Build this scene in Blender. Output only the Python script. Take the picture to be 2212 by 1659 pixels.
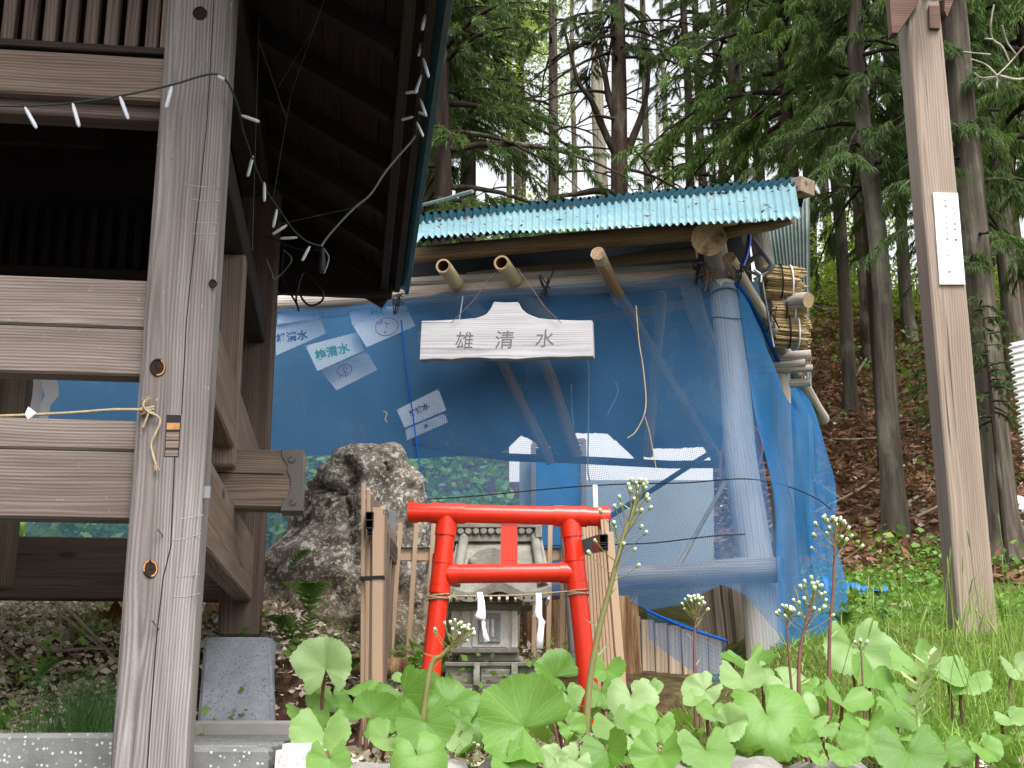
import bpy, bmesh, math, random
import numpy as np
from mathutils import Vector, Matrix, noise
random.seed(7); np.random.seed(7)
R = math.radians
S = bpy.context.scene
for o in list(bpy.data.objects): bpy.data.objects.remove(o)

# ------------------------------------------------------------ camera, sky, sun, exposure
F, PITCH, EYE = 2749.0, R(14.4), 1.55          # focal length in px of a 2212 px wide picture
CP, SP = math.cos(PITCH), math.sin(PITCH)
cam = bpy.data.cameras.new('camera'); camo = bpy.data.objects.new('camera', cam); S.collection.objects.link(camo)
camo.location = (0, 0, EYE); camo.rotation_euler = (R(90) + PITCH, 0, 0)
cam.sensor_width = 36; cam.lens = 36 * F / 2212; cam.clip_end = 2000; cam.clip_start = .05
S.camera = camo
SUN_EL, SUN_AZ = R(56), R(158)                 # azimuth clockwise from +Y: behind the camera, a little to the right
W = bpy.data.worlds.new('World'); S.world = W; W.use_nodes = True
wn, wl = W.node_tree.nodes, W.node_tree.links
sky = wn.new('ShaderNodeTexSky'); sky.sky_type = 'NISHITA'; sky.sun_disc = False
sky.sun_elevation = SUN_EL; sky.sun_rotation = SUN_AZ; sky.air_density = 1.2; sky.dust_density = 5.0; sky.ozone_density = 1.0
hs = wn.new('ShaderNodeHueSaturation'); hs.inputs['Saturation'].default_value = .12
wl.new(sky.outputs[0], hs.inputs['Color'])
bg = wn['Background']; bg.inputs['Strength'].default_value = .15
wl.new(hs.outputs[0], bg.inputs['Color'])
sun = bpy.data.lights.new('sun', 'SUN'); sun.energy = .9; sun.angle = R(22); sun.color = (1, .96, .9)
suno = bpy.data.objects.new('sun', sun); S.collection.objects.link(suno)
sd = Vector((math.sin(SUN_AZ) * math.cos(SUN_EL), math.cos(SUN_AZ) * math.cos(SUN_EL), math.sin(SUN_EL)))
suno.rotation_euler = sd.to_track_quat('Z', 'Y').to_euler()
V = S.view_settings; S.display_settings.display_device = 'sRGB'
V.view_transform = 'Standard'; V.look = 'None'; V.exposure = 1.25; V.gamma = 1; V.use_curve_mapping = False
S.render.engine = 'CYCLES'
C_ = S.cycles
C_.use_denoising = True; C_.max_bounces = 8; C_.diffuse_bounces = 3; C_.glossy_bounces = 3
C_.transmission_bounces = 4; C_.transparent_max_bounces = 16; C_.sample_clamp_indirect = 8

# ------------------------------------------------------------ helpers
def at(px, py, d):
    rx, ry = (px - 1106) / F, (829.5 - py) / F
    y = CP - ry * SP; z = SP + ry * CP; s = d / y
    return Vector((rx * s, d, EYE + z * s))
def mpp(d): return d / F                       # metres per picture px at distance d (roughly)
WM = {}
def obj(name, me, mat=None, parent=None, M=None, **pr):
    o = bpy.data.objects.new(name, me); S.collection.objects.link(o)
    if mat is not None and me is not None:
        if len(me.materials): me.materials.clear()
        for m in (mat if isinstance(mat, (list, tuple)) else [mat]): me.materials.append(m)
    M = M.copy() if M is not None else (WM[parent.name].copy() if parent else Matrix())
    WM[o.name] = M
    if parent:
        o.parent = parent; o.matrix_basis = WM[parent.name].inverted() @ M
    else: o.matrix_basis = M
    for k, v in pr.items(): o[k] = v
    return o
def thing(name, label, cat, loc=(0, 0, 0), rz=0, group=None):
    o = obj(name, None, M=Matrix.Translation(Vector(loc)) @ Matrix.Rotation(rz, 4, 'Z'), label=label, category=cat)
    o.empty_display_size = .1
    if group: o['group'] = group
    return o
def tag(o, label, cat, group=None):
    o['label'] = label; o['category'] = cat
    if group: o['group'] = group
    return o
def copy_thing(root, M, label=None):
    c = root.copy(); S.collection.objects.link(c); c.matrix_basis = M; WM[c.name] = M.copy()
    if label: c['label'] = label
    for ch in root.children:
        d = ch.copy(); S.collection.objects.link(d); d.parent = c
        for g in ch.children:
            e = g.copy(); S.collection.objects.link(e); e.parent = d
    return c

class MB:
    def __init__(s): s.v = []; s.f = []; s.mi = []; s.sm = []; s.uv = None
    def add(s, vs, fs, mi=0, sm=False):
        b = len(s.v); s.v.extend([tuple(p) for p in vs])
        for f in fs: s.f.append(tuple(i + b for i in f)); s.mi.append(mi); s.sm.append(sm)
    def box(s, c, size, M=None, mi=0):
        x, y, z = [k / 2 for k in size]; c = Vector(c)
        vs = [Vector((a * x, b * y, e * z)) for a in (-1, 1) for b in (-1, 1) for e in (-1, 1)]
        vs = [(M @ p if M else p) + c for p in vs]
        s.add(vs, [(0, 1, 3, 2), (4, 6, 7, 5), (0, 4, 5, 1), (2, 3, 7, 6), (0, 2, 6, 4), (1, 5, 7, 3)], mi)
    def tube(s, pts, rad, n=8, cap=True, mi=0, capmi=None, wob=0, hollow=False):
        pts = [Vector(p) for p in pts]; k = len(pts)
        if not hasattr(rad, '__len__'): rad = [rad] * k
        vs = []; up = None
        for i, p in enumerate(pts):
            t = (pts[min(i + 1, k - 1)] - pts[max(i - 1, 0)]).normalized()
            if up is None: up = Vector((0, 0, 1)) if abs(t.z) < .9 else Vector((1, 0, 0))
            a = t.cross(up).normalized(); b = a.cross(t).normalized(); up = b
            for j in range(n):
                an = 2 * math.pi * j / n
                dr = a * math.cos(an) + b * math.sin(an)
                r = rad[i]
                if wob: r *= 1 + wob * noise.noise(p * 5 + dr * 1.3)
                vs.append(p + dr * r)
        fs = [(i * n + j, i * n + (j + 1) % n, (i + 1) * n + (j + 1) % n, (i + 1) * n + j) for i in range(k - 1) for j in range(n)]
        s.add(vs, fs, mi, True)
        if cap:
            m = mi if capmi is None else capmi
            s.add(vs[:n], [tuple(range(n))], m); s.add(vs[-n:], [tuple(reversed(range(n)))], m)
    def grid(s, rows, mi=0, sm=True, closed=False):
        n = len(rows[0]); vs = [p for r in rows for p in r]
        m = n if closed else n - 1
        s.add(vs, [(i * n + j, i * n + (j + 1) % n, (i + 1) * n + (j + 1) % n, (i + 1) * n + j) for i in range(len(rows) - 1) for j in range(m)], mi, sm)
    def prism(s, poly, d, mi=0):               # polygon of 3-D points swept by vector d
        n = len(poly); d = Vector(d); a = [Vector(p) for p in poly]
        s.add(a + [p + d for p in a], [tuple(range(n)), tuple(reversed(range(n, 2 * n)))] + [(i, i + n, (i + 1) % n + n, (i + 1) % n) for i in range(n)], mi)
    def mesh(s, name='mesh'):
        me = bpy.data.meshes.new(name); me.from_pydata(s.v, [], s.f)
        me.polygons.foreach_set('material_index', s.mi); me.polygons.foreach_set('use_smooth', s.sm)
        bm = bmesh.new(); bm.from_mesh(me); bmesh.ops.recalc_face_normals(bm, faces=bm.faces); bm.to_mesh(me); bm.free()
        me.update(); return me
    def build(s, name, mat, parent=None, M=None, **pr):
        if M is not None:
            me = s.mesh(name)
            return obj(name, me, mat, parent, M, **pr)
        me = s.mesh(name)                      # points are world points
        inv = WM[parent.name].inverted() if parent else Matrix()
        if parent: me.transform(inv)
        return obj(name, me, mat, parent, None, **pr)
def centre(o):                                 # move a top-level mesh's origin to the middle of its base
    me = o.data; n = len(me.vertices); a = np.empty(n * 3); me.vertices.foreach_get('co', a); a = a.reshape(-1, 3)
    c = Vector(((a[:, 0].min() + a[:, 0].max()) / 2, (a[:, 1].min() + a[:, 1].max()) / 2, a[:, 2].min()))
    me.transform(Matrix.Translation(-c)); o.matrix_basis = Matrix.Translation(c); WM[o.name] = o.matrix_basis.copy(); return o
def axisM(a, b, up=Vector((0, 0, 1))):
    a, b = Vector(a), Vector(b); x = (b - a).normalized()
    if abs(x.dot(up)) > .98: up = Vector((0, 1, 0))
    y = up.cross(x).normalized(); z = x.cross(y)
    return Matrix(((x.x, y.x, z.x, a.x), (x.y, y.y, z.y, a.y), (x.z, y.z, z.z, a.z), (0, 0, 0, 1)))
def bevel_box(sx, sy, sz, bev=.006, x0=0):
    bm = bmesh.new(); bmesh.ops.create_cube(bm, size=1)
    for v in bm.verts: v.co = Vector(((v.co.x + .5) * sx + x0, v.co.y * sy, v.co.z * sz))
    bmesh.ops.bevel(bm, geom=list(bm.edges), offset=bev, segments=1, affect='EDGES')
    me = bpy.data.meshes.new('beam'); bm.to_mesh(me); bm.free(); return me
def beam(name, a, b, w, h, mat, parent=None, bev=.006, up=Vector((0, 0, 1)), **pr):   # local X along the member
    a, b = Vector(a), Vector(b)
    return obj(name, bevel_box((b - a).length, w, h, bev), mat, parent, axisM(a, b, up), **pr)
def log(name, a, b, r0, r1, mats, parent=None, n=14, seg=10, wob=.12, bend=0, **pr):
    a, b = Vector(a), Vector(b); L = (b - a).length; m = MB(); sd_ = random.random() * 50
    pts = []
    for i in range(seg + 1):
        t = i / seg
        pts.append(Vector((L * t, bend * math.sin(math.pi * t) + .3 * r0 * noise.noise(Vector((t * 3, sd_, 0))), .3 * r0 * noise.noise(Vector((t * 3, 0, sd_))))))
    m.tube(pts, [r0 + (r1 - r0) * i / seg for i in range(seg + 1)], n, True, 0, 1, wob)
    return m.build(name, mats, parent, axisM(a, b), **pr)
def spline(pts, k=6):
    P = [Vector(p) for p in pts]; P = [P[0] * 2 - P[1]] + P + [P[-1] * 2 - P[-2]]; out = []
    for i in range(1, len(P) - 2):
        for j in range(k):
            t = j / k; a, b, c, d = P[i - 1], P[i], P[i + 1], P[i + 2]
            out.append(.5 * ((2 * b) + (c - a) * t + (2 * a - 5 * b + 4 * c - d) * t * t + (3 * b - a - 3 * c + d) * t ** 3))
    out.append(P[-2]); return out
def sstep(x, a, b):
    t = min(1, max(0, (x - a) / (b - a))); return t * t * (3 - 2 * t)
def lerp(a, b, t): return a + (b - a) * t

# ------------------------------------------------------------ materials
class G:
    def __init__(s, name, rough=.7, spec=.3):
        s.m = bpy.data.materials.new(name); s.m.use_nodes = True
        s.t = s.m.node_tree; s.b = s.t.nodes['Principled BSDF']
        s.set(s.b, {'Roughness': rough, 'Specular IOR Level': spec})
    def set(s, n, ins):
        for k, v in ins.items():
            sk = n.inputs[k]
            if isinstance(v, bpy.types.NodeSocket): s.t.links.new(v, sk)
            else: sk.default_value = v
    def n(s, typ, ins={}, **props):
        nd = s.t.nodes.new('ShaderNode' + typ)
        for k, v in props.items(): setattr(nd, k, v)
        s.set(nd, ins); return nd
    def math(s, op, a, b=0.0, clamp=False):
        nd = s.n('Math', operation=op, use_clamp=clamp); s.set(nd, {0: a, 1: b}); return nd.outputs[0]
    def mix(s, f, a, b, blend='MIX'):
        nd = s.n('MixRGB', blend_type=blend); s.set(nd, {0: f, 1: col(a), 2: col(b)}); return nd.outputs[0]
    def ramp(s, f, stops):
        nd = s.n('ValToRGB', {0: f}); e = nd.color_ramp.elements
        while len(e) > 1: e.remove(e[-1])
        e[0].position = stops[0][0]; e[0].color = col(stops[0][1])
        for p, c in stops[1:]:
            x = e.new(p); x.color = col(c)
        return nd.outputs[0]
    def step(s, f, a, b):
        nd = s.n('MapRange', {0: f, 1: a, 2: b}); nd.clamp = True; return nd.outputs[0]
    def vec(s, scale=(1, 1, 1), kind='Object', rand=True):
        v = s.n('TexCoord').outputs[kind]
        if rand:
            r = s.n('ObjectInfo').outputs['Random']
            r = s.math('MULTIPLY', r, 37.0)
            c = s.n('CombineXYZ', {0: r, 1: r, 2: 0.0}).outputs[0]
            nd = s.n('VectorMath', operation='ADD'); s.set(nd, {0: v, 1: c}); v = nd.outputs[0]
        nd = s.n('VectorMath', operation='MULTIPLY'); s.set(nd, {0: v, 1: scale}); return nd.outputs[0]
    def noise(s, v, scale, detail=4, rough=.6, dist=0):
        return s.n('TexNoise', {'Vector': v, 'Scale': scale, 'Detail': detail, 'Roughness': rough, 'Distortion': dist}).outputs['Fac']
    def bump(s, h, strength=.3, dist=.01):
        nd = s.n('Bump', {'Height': h, 'Strength': strength, 'Distance': dist}); s.set(s.b, {'Normal': nd.outputs[0]})
    def out(s, color, **ins):
        s.set(s.b, {'Base Color': col(color)}); s.set(s.b, ins); return s.m
def col(c):
    if isinstance(c, bpy.types.NodeSocket): return c
    return (*c, 1) if len(c) == 3 else c
def sc(r, g, b):                               # sRGB 0-255 to linear
    f = lambda x: (x / 255 / 12.92) if x / 255 < .04045 else ((x / 255 + .055) / 1.055) ** 2.4
    return (f(r), f(g), f(b))

def wood(name, dark, mid, light, ring=26, rough=.72, knots=1.0, bump=.35, spots=.25, warm=None):
    g = G(name, rough, .25)
    v = g.vec((1, 1, 1))
    wv = g.vec((.9, 5, 5)); n1 = g.n('TexNoise', {'Vector': wv, 'Scale': 1.3, 'Detail': 2}).outputs['Color']
    sub = g.n('VectorMath', operation='SUBTRACT'); g.set(sub, {0: n1, 1: (.5, .5, .5)})
    scl = g.n('VectorMath', operation='MULTIPLY'); g.set(scl, {0: sub.outputs[0], 1: (0, .05, .05)})
    tc = g.n('TexCoord').outputs['Object']
    off = g.n('VectorMath', operation='ADD'); g.set(off, {0: tc, 1: (0, .043, .061)})
    add = g.n('VectorMath', operation='ADD'); g.set(add, {0: off.outputs[0], 1: scl.outputs[0]})
    rings = g.n('TexWave', {'Vector': add.outputs[0], 'Scale': ring * 1.9, 'Distortion': .8, 'Detail': 2, 'Detail Scale': 2}, wave_type='RINGS', rings_direction='X').outputs['Fac']
    fine = g.noise(g.vec((3, 150, 150)), 1, 3, .7)
    streak = g.noise(g.vec((.7, 22, 22)), 1, 4, .7)
    big = g.noise(g.vec((1.1, 4, 4)), 1, 3)
    f = g.math('ADD', g.math('MULTIPLY', rings, .15), g.math('MULTIPLY', fine, .30))
    f = g.math('ADD', f, g.math('MULTIPLY', streak, .46)); f = g.math('ADD', f, g.math('MULTIPLY', big, .30))
    c = g.ramp(f, [(.34, dark), (.55, mid), (.78, light)])
    if warm: c = g.mix(g.math('MULTIPLY', g.step(g.noise(g.vec((.8, 5, 5)), 1.1, 3), .48, .70), .75), c, warm)
    ck = g.math('MULTIPLY', g.step(g.noise(g.vec((.9, 48, 48)), 1, 2, .5), .66, .70), g.step(g.noise(g.vec((1.3, 9, 9)), 1, 2), .46, .56))
    c = g.mix(g.math('MULTIPLY', ck, .8), c, tuple(x * .28 for x in dark))
    vk = g.n('TexVoronoi', {'Vector': g.vec((2.6, 7, 7)), 'Scale': 1.0}, feature='F1')
    kd = g.step(vk.outputs['Distance'], .16, .07)
    kr = g.n('SeparateColor', {0: vk.outputs['Color']}).outputs[0]
    kf = g.math('MULTIPLY', g.math('MULTIPLY', kd, g.step(kr, .62, .7)), .75 * knots)
    c = g.mix(kf, c, tuple(x * .35 for x in dark))
    sp = g.step(g.noise(g.vec((40, 60, 60)), 1, 2), .70, .78)
    c = g.mix(g.math('MULTIPLY', sp, spots), c, tuple(min(.8, x * 1.5) for x in light))
    g.bump(g.math('ADD', g.math('MULTIPLY', rings, .25), fine), bump, .004)
    return g.out(c)
M = {}
M['post'] = wood('weathered_grey_wood', sc(68, 61, 58), sc(122, 115, 112), sc(166, 160, 158), 24, spots=.4, warm=sc(98, 86, 80))
M['plank'] = wood('weathered_plank', sc(70, 59, 53), sc(116, 102, 94), sc(156, 145, 138), 19, spots=.25, warm=sc(96, 82, 76))
M['brownwood'] = wood('brown_weathered_wood', sc(68, 55, 47), sc(108, 91, 80), sc(144, 127, 114), 20, spots=.15)
M['midwood'] = wood('shaded_brown_wood', sc(56, 45, 40), sc(88, 73, 65), sc(116, 100, 91), 20, spots=.1)  # darker copy of the brown wood, roof shade put into the colour
M['darkwood'] = wood('dark_brown_wood', sc(26, 20, 18), sc(42, 33, 30), sc(62, 51, 46), 18, spots=.12, knots=.6)  # darkest brown wood, for eaves, inner boards and thin poles
M['lamppost'] = wood('pale_brown_wood', sc(108, 93, 82), sc(136, 119, 106), sc(160, 145, 133), 16, spots=.05, knots=.8, bump=.2)
M['lampdark'] = wood('brown_stain_wood', sc(70, 50, 42), sc(98, 72, 62), sc(120, 94, 84), 16, spots=.05)
M['log'] = wood('peeled_grey_log', sc(86, 76, 68), sc(160, 150, 140), sc(202, 194, 186), 14, spots=.25, bump=.6, warm=sc(156, 128, 100))
M['logpale'] = wood('sunlit_peeled_log', sc(128, 120, 112), sc(196, 190, 182), sc(224, 219, 213), 12, spots=.1, bump=.5)  # log colours raised so the corner post carries its sunlight in the tone
M['browlog'] = wood('brown_log', sc(84, 66, 48), sc(138, 112, 84), sc(172, 146, 114), 12, spots=.05)
M['oldplank'] = wood('old_pale_plank', sc(96, 82, 68), sc(138, 120, 101), sc(168, 151, 132), 14)
M['signwood'] = wood('silver_sign_board', sc(112, 110, 112), sc(162, 160, 162), sc(190, 189, 192), 16, spots=.0, knots=.15, bump=.1, warm=sc(128, 125, 126))
def simple(name, c, rough=.5, spec=.4, var=.25, scale=6, metal=0, bump=0, c2=None, bscale=40, rand=True):
    g = G(name, rough, spec); f = g.noise(g.vec(rand=rand), scale, 5, .65)
    c2 = c2 or tuple(x * (1 - var) for x in c); c1 = c if c2 is None else c
    colr = g.ramp(f, [(.3, c2), (.7, c1)])
    if bump: g.bump(g.noise(g.vec(rand=rand), bscale, 4), bump, .006)
    return g.out(colr, Metallic=metal)
def endgrain():
    g = G('cut_log_end', .85, .15); v = g.vec((1, 1, 1), rand=False)
    r = g.n('TexWave', {'Vector': v, 'Scale': 34, 'Distortion': 1.5, 'Detail': 2}, wave_type='RINGS', rings_direction='X').outputs['Fac']
    f = g.math('ADD', g.math('MULTIPLY', r, .35), g.math('MULTIPLY', g.noise(v, 16, 5, .7), .7))
    c = g.ramp(f, [(.25, sc(92, 70, 48)), (.5, sc(160, 134, 102)), (.8, sc(196, 176, 146))])
    c = g.mix(g.step(g.noise(v, 7, 3), .52, .68), c, sc(84, 62, 44)); return g.out(c)
M['endgrain'] = endgrain()
M['red'] = simple('red_paint', sc(224, 50, 28), .22, .5, .12, 5, bump=.06, bscale=30)
M['rope'] = simple('straw_rope', sc(190, 172, 140), .9, .1, .4, 60, bump=.5, bscale=200)
M['whitepaper'] = simple('white_paper', sc(236, 236, 240), .8, .2, .05)
M['cord'] = simple('dark_green_cord', sc(58, 66, 60), .6, .3, .3, 30)
M['blackcord'] = simple('black_cord', sc(24, 24, 26), .5, .3, .2)
M['greycord'] = simple('grey_cable', sc(120, 128, 124), .6, .3, .3, 30)
M['bulb'] = simple('white_plastic_bulb', sc(205, 208, 216), .35, .5, .1)
M['alu'] = simple('bronze_aluminium', sc(178, 150, 124), .38, .5, .1, 3, .15)
M['aludark'] = simple('dark_aluminium', sc(48, 46, 46), .4, .5, .2, 4, .2)
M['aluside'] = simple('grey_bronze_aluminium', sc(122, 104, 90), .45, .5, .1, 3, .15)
M['steel'] = simple('grey_steel', sc(140, 142, 146), .35, .5, .2, 8, .6)
M['chrome'] = simple('chrome', sc(200, 204, 208), .15, .5, .1, 8, .9)
M['pvc'] = simple('grey_pvc', sc(116, 122, 130), .4, .5, .15)
M['bluehose'] = simple('blue_hose', sc(24, 58, 168), .35, .5, .15)
M['concrete'] = simple('concrete', sc(168, 164, 158), .85, .2, .25, 5, bump=.3)
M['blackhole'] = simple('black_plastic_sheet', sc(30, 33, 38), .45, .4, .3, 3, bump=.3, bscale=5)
M['bamboo'] = simple('dry_bamboo', sc(208, 188, 150), .45, .4, .3, 6)
M['bambooin'] = simple('bamboo_inside', sc(112, 80, 58), .8, .1, .3, 6)
M['reed'] = simple('dry_reed', sc(204, 176, 132), .7, .2, .45, 20)
M['capmetal'] = simple('grey_bronze_cap', sc(104, 98, 92), .5, .5, .2, 6, .3)
M['tealtrim'] = simple('teal_metal_trim', sc(36, 84, 92), .35, .5, .25, 6, .2)
M['tarpblue'] = simple('blue_tarp', sc(40, 116, 196), .5, .4, .25, 4, bump=.4, bscale=8)
M['wire'] = simple('rusty_wire', sc(116, 88, 76), .6, .3, .3, 30)
M['orange'] = simple('fresh_knot_wood', sc(206, 150, 92), .7, .2, .4, 60)
M['knot'] = simple('dark_knot', sc(58, 46, 40), .8, .1, .5, 60, bump=.6, bscale=90)
M['letter'] = simple('incised_letter', sc(108, 108, 116), .8, .1, .3, 30)
def petal(name, c1, c2, rough=.45, trans=.35, scale=3):
    g = G(name, rough, .35)
    r = g.n('NewGeometry').outputs['Random Per Island']
    n_ = g.noise(g.vec(), scale, 3)
    f = g.math('ADD', g.math('MULTIPLY', r, .6), g.math('MULTIPLY', n_, .5), True)
    c = g.ramp(f, [(.15, c1), (.85, c2)])
    m = g.out(c)
    tr = g.n('BsdfTranslucent', {'Color': g.mix(.5, c, (.30, .45, .04), 'MIX')})
    mx = g.n('MixShader', {0: trans}); g.t.links.new(g.b.outputs[0], mx.inputs[1]); g.t.links.new(tr.outputs[0], mx.inputs[2])
    g.t.links.new(mx.outputs[0], g.t.nodes['Material Output'].inputs[0]); return m
M['grass'] = petal('grass_blades', sc(80, 120, 42), sc(152, 190, 86), .5, .35)
M['tallgrass'] = petal('tall_grass_blades', sc(80, 112, 46), sc(158, 178, 92), .5, .35)
M['darkgrass'] = petal('dark_green_tuft', sc(38, 74, 40), sc(76, 116, 60), .5, .25)
M['weeds'] = petal('weed_leaves', sc(60, 98, 40), sc(130, 170, 80), .5, .35)
M['cedar'] = petal('cedar_needles', sc(28, 44, 24), sc(78, 102, 52), .55, .3, 1.2)
M['cedarlight'] = petal('fresh_cedar_needles', sc(42, 70, 34), sc(112, 142, 68), .55, .35, 1.2)
M['cedarbrown'] = petal('dead_cedar_sprays', sc(80, 62, 44), sc(128, 104, 78), .8, .2, 1.2)
M['decid'] = petal('spring_leaves', sc(98, 136, 40), sc(178, 196, 84), .5, .55, 1.2)
M['litter'] = petal('dry_leaves', sc(128, 100, 84), sc(234, 220, 204), .85, .12, 8)
M['needlelitter'] = petal('dry_needle_litter', sc(84, 56, 44), sc(148, 108, 86), .9, .1, 8)
M['fernm'] = petal('fern_leaf', sc(58, 96, 46), sc(110, 150, 76), .5, .35)
M['bract'] = petal('pale_bracts', sc(150, 182, 110), sc(200, 216, 160), .5, .35)
M['stemred'] = simple('red_brown_stalk', sc(126, 84, 76), .5, .3, .3, 20)
M['stemgreen'] = simple('olive_stalk', sc(128, 124, 78), .5, .3, .25, 12)
M['budgreen'] = simple('bud_green', sc(132, 156, 92), .6, .2, .2, 30)
M['budwhite'] = simple('bud_white', sc(232, 226, 210), .8, .2, .1, 60)

def butterbur_mat():
    g = G('butterbur_leaf', .42, .4)
    uv = g.n('TexCoord').outputs['UV']
    s_ = g.n('SeparateXYZ', {0: uv})
    ang, rad = s_.outputs[0], s_.outputs[1]
    # radiating veins: distance to the nearest of 9 rays, fading outwards
    w = g.math('ABSOLUTE', g.math('SUBTRACT', g.math('FRACT', g.math('MULTIPLY', ang, 9.0)), .5))
    w = g.math('MULTIPLY', w, g.math('ADD', rad, .15))
    vein = g.step(w, .018, .005)
    w2 = g.math('ABSOLUTE', g.math('SUBTRACT', g.math('FRACT', g.math('ADD', g.math('MULTIPLY', ang, 27.0), g.math('MULTIPLY', rad, 2.0))), .5))
    vein2 = g.math('MULTIPLY', g.step(w2, .10, .02), .35)
    vein = g.math('MAXIMUM', vein, vein2)
    r = g.n('ObjectInfo').outputs['Random']
    n_ = g.noise(g.vec((1, 1, 1)), 14, 4)
    f = g.math('ADD', g.math('MULTIPLY', r, .8), g.math('MULTIPLY', n_, .3), True)
    c = g.ramp(f, [(.12, sc(80, 126, 38)), (.5, sc(112, 156, 70)), (.92, sc(150, 178, 120))])
    c = g.mix(g.math('MULTIPLY', vein, .5), c, sc(172, 194, 132))
    brown = g.math('MULTIPLY', g.step(g.noise(g.vec(), 30, 3), .66, .74), .35)
    c = g.mix(brown, c, sc(120, 104, 62))
    g.bump(g.math('ADD', g.math('MULTIPLY', vein, -1.0), g.math('MULTIPLY', n_, 1.0)), .3, .003)
    m = g.out(c)
    tr = g.n('BsdfTranslucent', {'Color': g.mix(.5, c, (.42, .6, .06))})
    mx = g.n('MixShader', {0: .38}); g.t.links.new(g.b.outputs[0], mx.inputs[1]); g.t.links.new(tr.outputs[0], mx.inputs[2])
    g.t.links.new(mx.outputs[0], g.t.nodes['Material Output'].inputs[0]); return m
M['butterbur'] = butterbur_mat()

def rock_mat():
    g = G('lichened_rock', .85, .2); v = g.vec(rand=False)
    n1 = g.noise(v, 2.6, 5); n2 = g.noise(v, 13, 6, .75); n3 = g.noise(v, 5, 5, .7)
    c = g.ramp(n2, [(.30, sc(62, 54, 48)), (.5, sc(116, 106, 96)), (.70, sc(160, 150, 137))])
    z = g.n('SeparateXYZ', {0: v}).outputs[2]
    low = g.step(g.math('ADD', g.math('MULTIPLY', z, -1.0), g.math('MULTIPLY', n3, .7)), -.12, .12)
    c = g.mix(g.math('MULTIPLY', low, .7), c, g.ramp(n2, [(.3, sc(84, 68, 52)), (.7, sc(168, 150, 124))]))
    up = g.step(g.math('ADD', z, g.math('MULTIPLY', n3, .9)), .50, .85)
    for scl, th, amt in ((26, .57, .95), (58, .57, .9), (13, .63, .85)):
        sp = g.step(g.noise(v, scl, 3, .6), th, th + .035)
        c = g.mix(g.math('MULTIPLY', g.math('MULTIPLY', sp, g.math('MULTIPLY', g.math('ADD', g.math('MULTIPLY', up, .85), .12), g.step(g.noise(v, 4.1, 3), .30, .50))), amt), c, sc(190, 188, 178))
    c = g.mix(g.math('MULTIPLY', g.step(g.noise(v, 9, 5), .60, .68), .75), c, sc(38, 33, 30))
    c = g.mix(g.math('MULTIPLY', g.step(g.noise(v, 4.3, 5), .62, .70), .4), c, sc(92, 92, 56))
    g.bump(g.math('ADD', n2, g.math('MULTIPLY', g.noise(v, 40, 4), .4)), 1.0, .03); return g.out(c)
M['rock'] = rock_mat()
def stone_mat(name, c1, c2, speck, lich=.3):
    g = G(name, .85, .2); v = g.vec()
    c = g.ramp(g.noise(v, 9, 5), [(.3, c1), (.7, c2)])
    sp = g.step(g.noise(v, 130, 2), .56, .66); c = g.mix(g.math('MULTIPLY', sp, .6), c, speck)
    li = g.step(g.noise(v, 14, 6, .7), .58, .66); c = g.mix(g.math('MULTIPLY', li, lich), c, sc(96, 88, 72))
    wl_ = g.step(g.noise(v, 20, 5, .7), .66, .70); c = g.mix(g.math('MULTIPLY', wl_, lich), c, sc(206, 204, 198))
    g.bump(g.noise(v, 60, 4), .5, .006); return g.out(c)
M['shrine'] = stone_mat('old_shrine_stone', sc(104, 102, 94), sc(150, 148, 138), sc(112, 108, 100), .55)
M['shrine2'] = stone_mat('pale_shrine_stone', sc(214, 213, 208), sc(230, 229, 225), sc(176, 174, 170), .15)
M['granite'] = stone_mat('speckled_grey_granite', sc(138, 142, 150), sc(164, 168, 174), sc(84, 88, 96), .0)
M['whitegranite'] = stone_mat('white_speckled_granite', sc(206, 202, 196), sc(224, 220, 214), sc(140, 136, 132), .1)
M['wallstone'] = stone_mat('grey_wall_stone', sc(118, 116, 114), sc(158, 154, 148), sc(96, 92, 90), .5)
def aggregate():
    g = G('exposed_aggregate_concrete', .85, .2); v = g.vec(rand=False)
    c = g.ramp(g.noise(v, 10, 5), [(.3, sc(102, 104, 104)), (.7, sc(134, 134, 132))])
    vo = g.n('TexVoronoi', {'Vector': v, 'Scale': 85}, feature='F1')
    rr = g.n('SeparateColor', {0: vo.outputs['Color']}).outputs[0]
    f = g.math('MULTIPLY', g.step(vo.outputs['Distance'], .34, .22), g.step(rr, .45, .6))
    c = g.mix(f, c, sc(200, 196, 180)); g.bump(g.noise(v, 90, 3), .4, .004); return g.out(c)
M['aggregate'] = aggregate()
def bark(name, c1, c2, c3):
    g = G(name, .9, .15)
    f = g.noise(g.vec((16, 16, 1.1)), 1, 5, .65); n2 = g.noise(g.vec((3, 3, 1.5)), 1, 4)
    c = g.ramp(f, [(.3, c1), (.55, c2), (.75, c3)])
    c = g.mix(g.math('MULTIPLY', g.step(n2, .55, .7), .45), c, sc(150, 150, 132))
    g.bump(f, .9, .02); return g.out(c)
M['bark'] = bark('cedar_bark', sc(36, 28, 24), sc(68, 55, 47), sc(98, 84, 74))
M['barkgrey'] = bark('grey_cedar_bark', sc(52, 46, 41), sc(88, 80, 71), sc(122, 114, 103))
M['barkdark'] = bark('dark_cedar_bark', sc(30, 24, 21), sc(56, 46, 40), sc(82, 71, 63))
M['barkpale'] = bark('pale_bark', sc(124, 116, 104), sc(164, 156, 142), sc(190, 184, 172))
M['twig'] = bark('dry_twig', sc(104, 90, 74), sc(146, 132, 112), sc(178, 164, 146))
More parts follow.
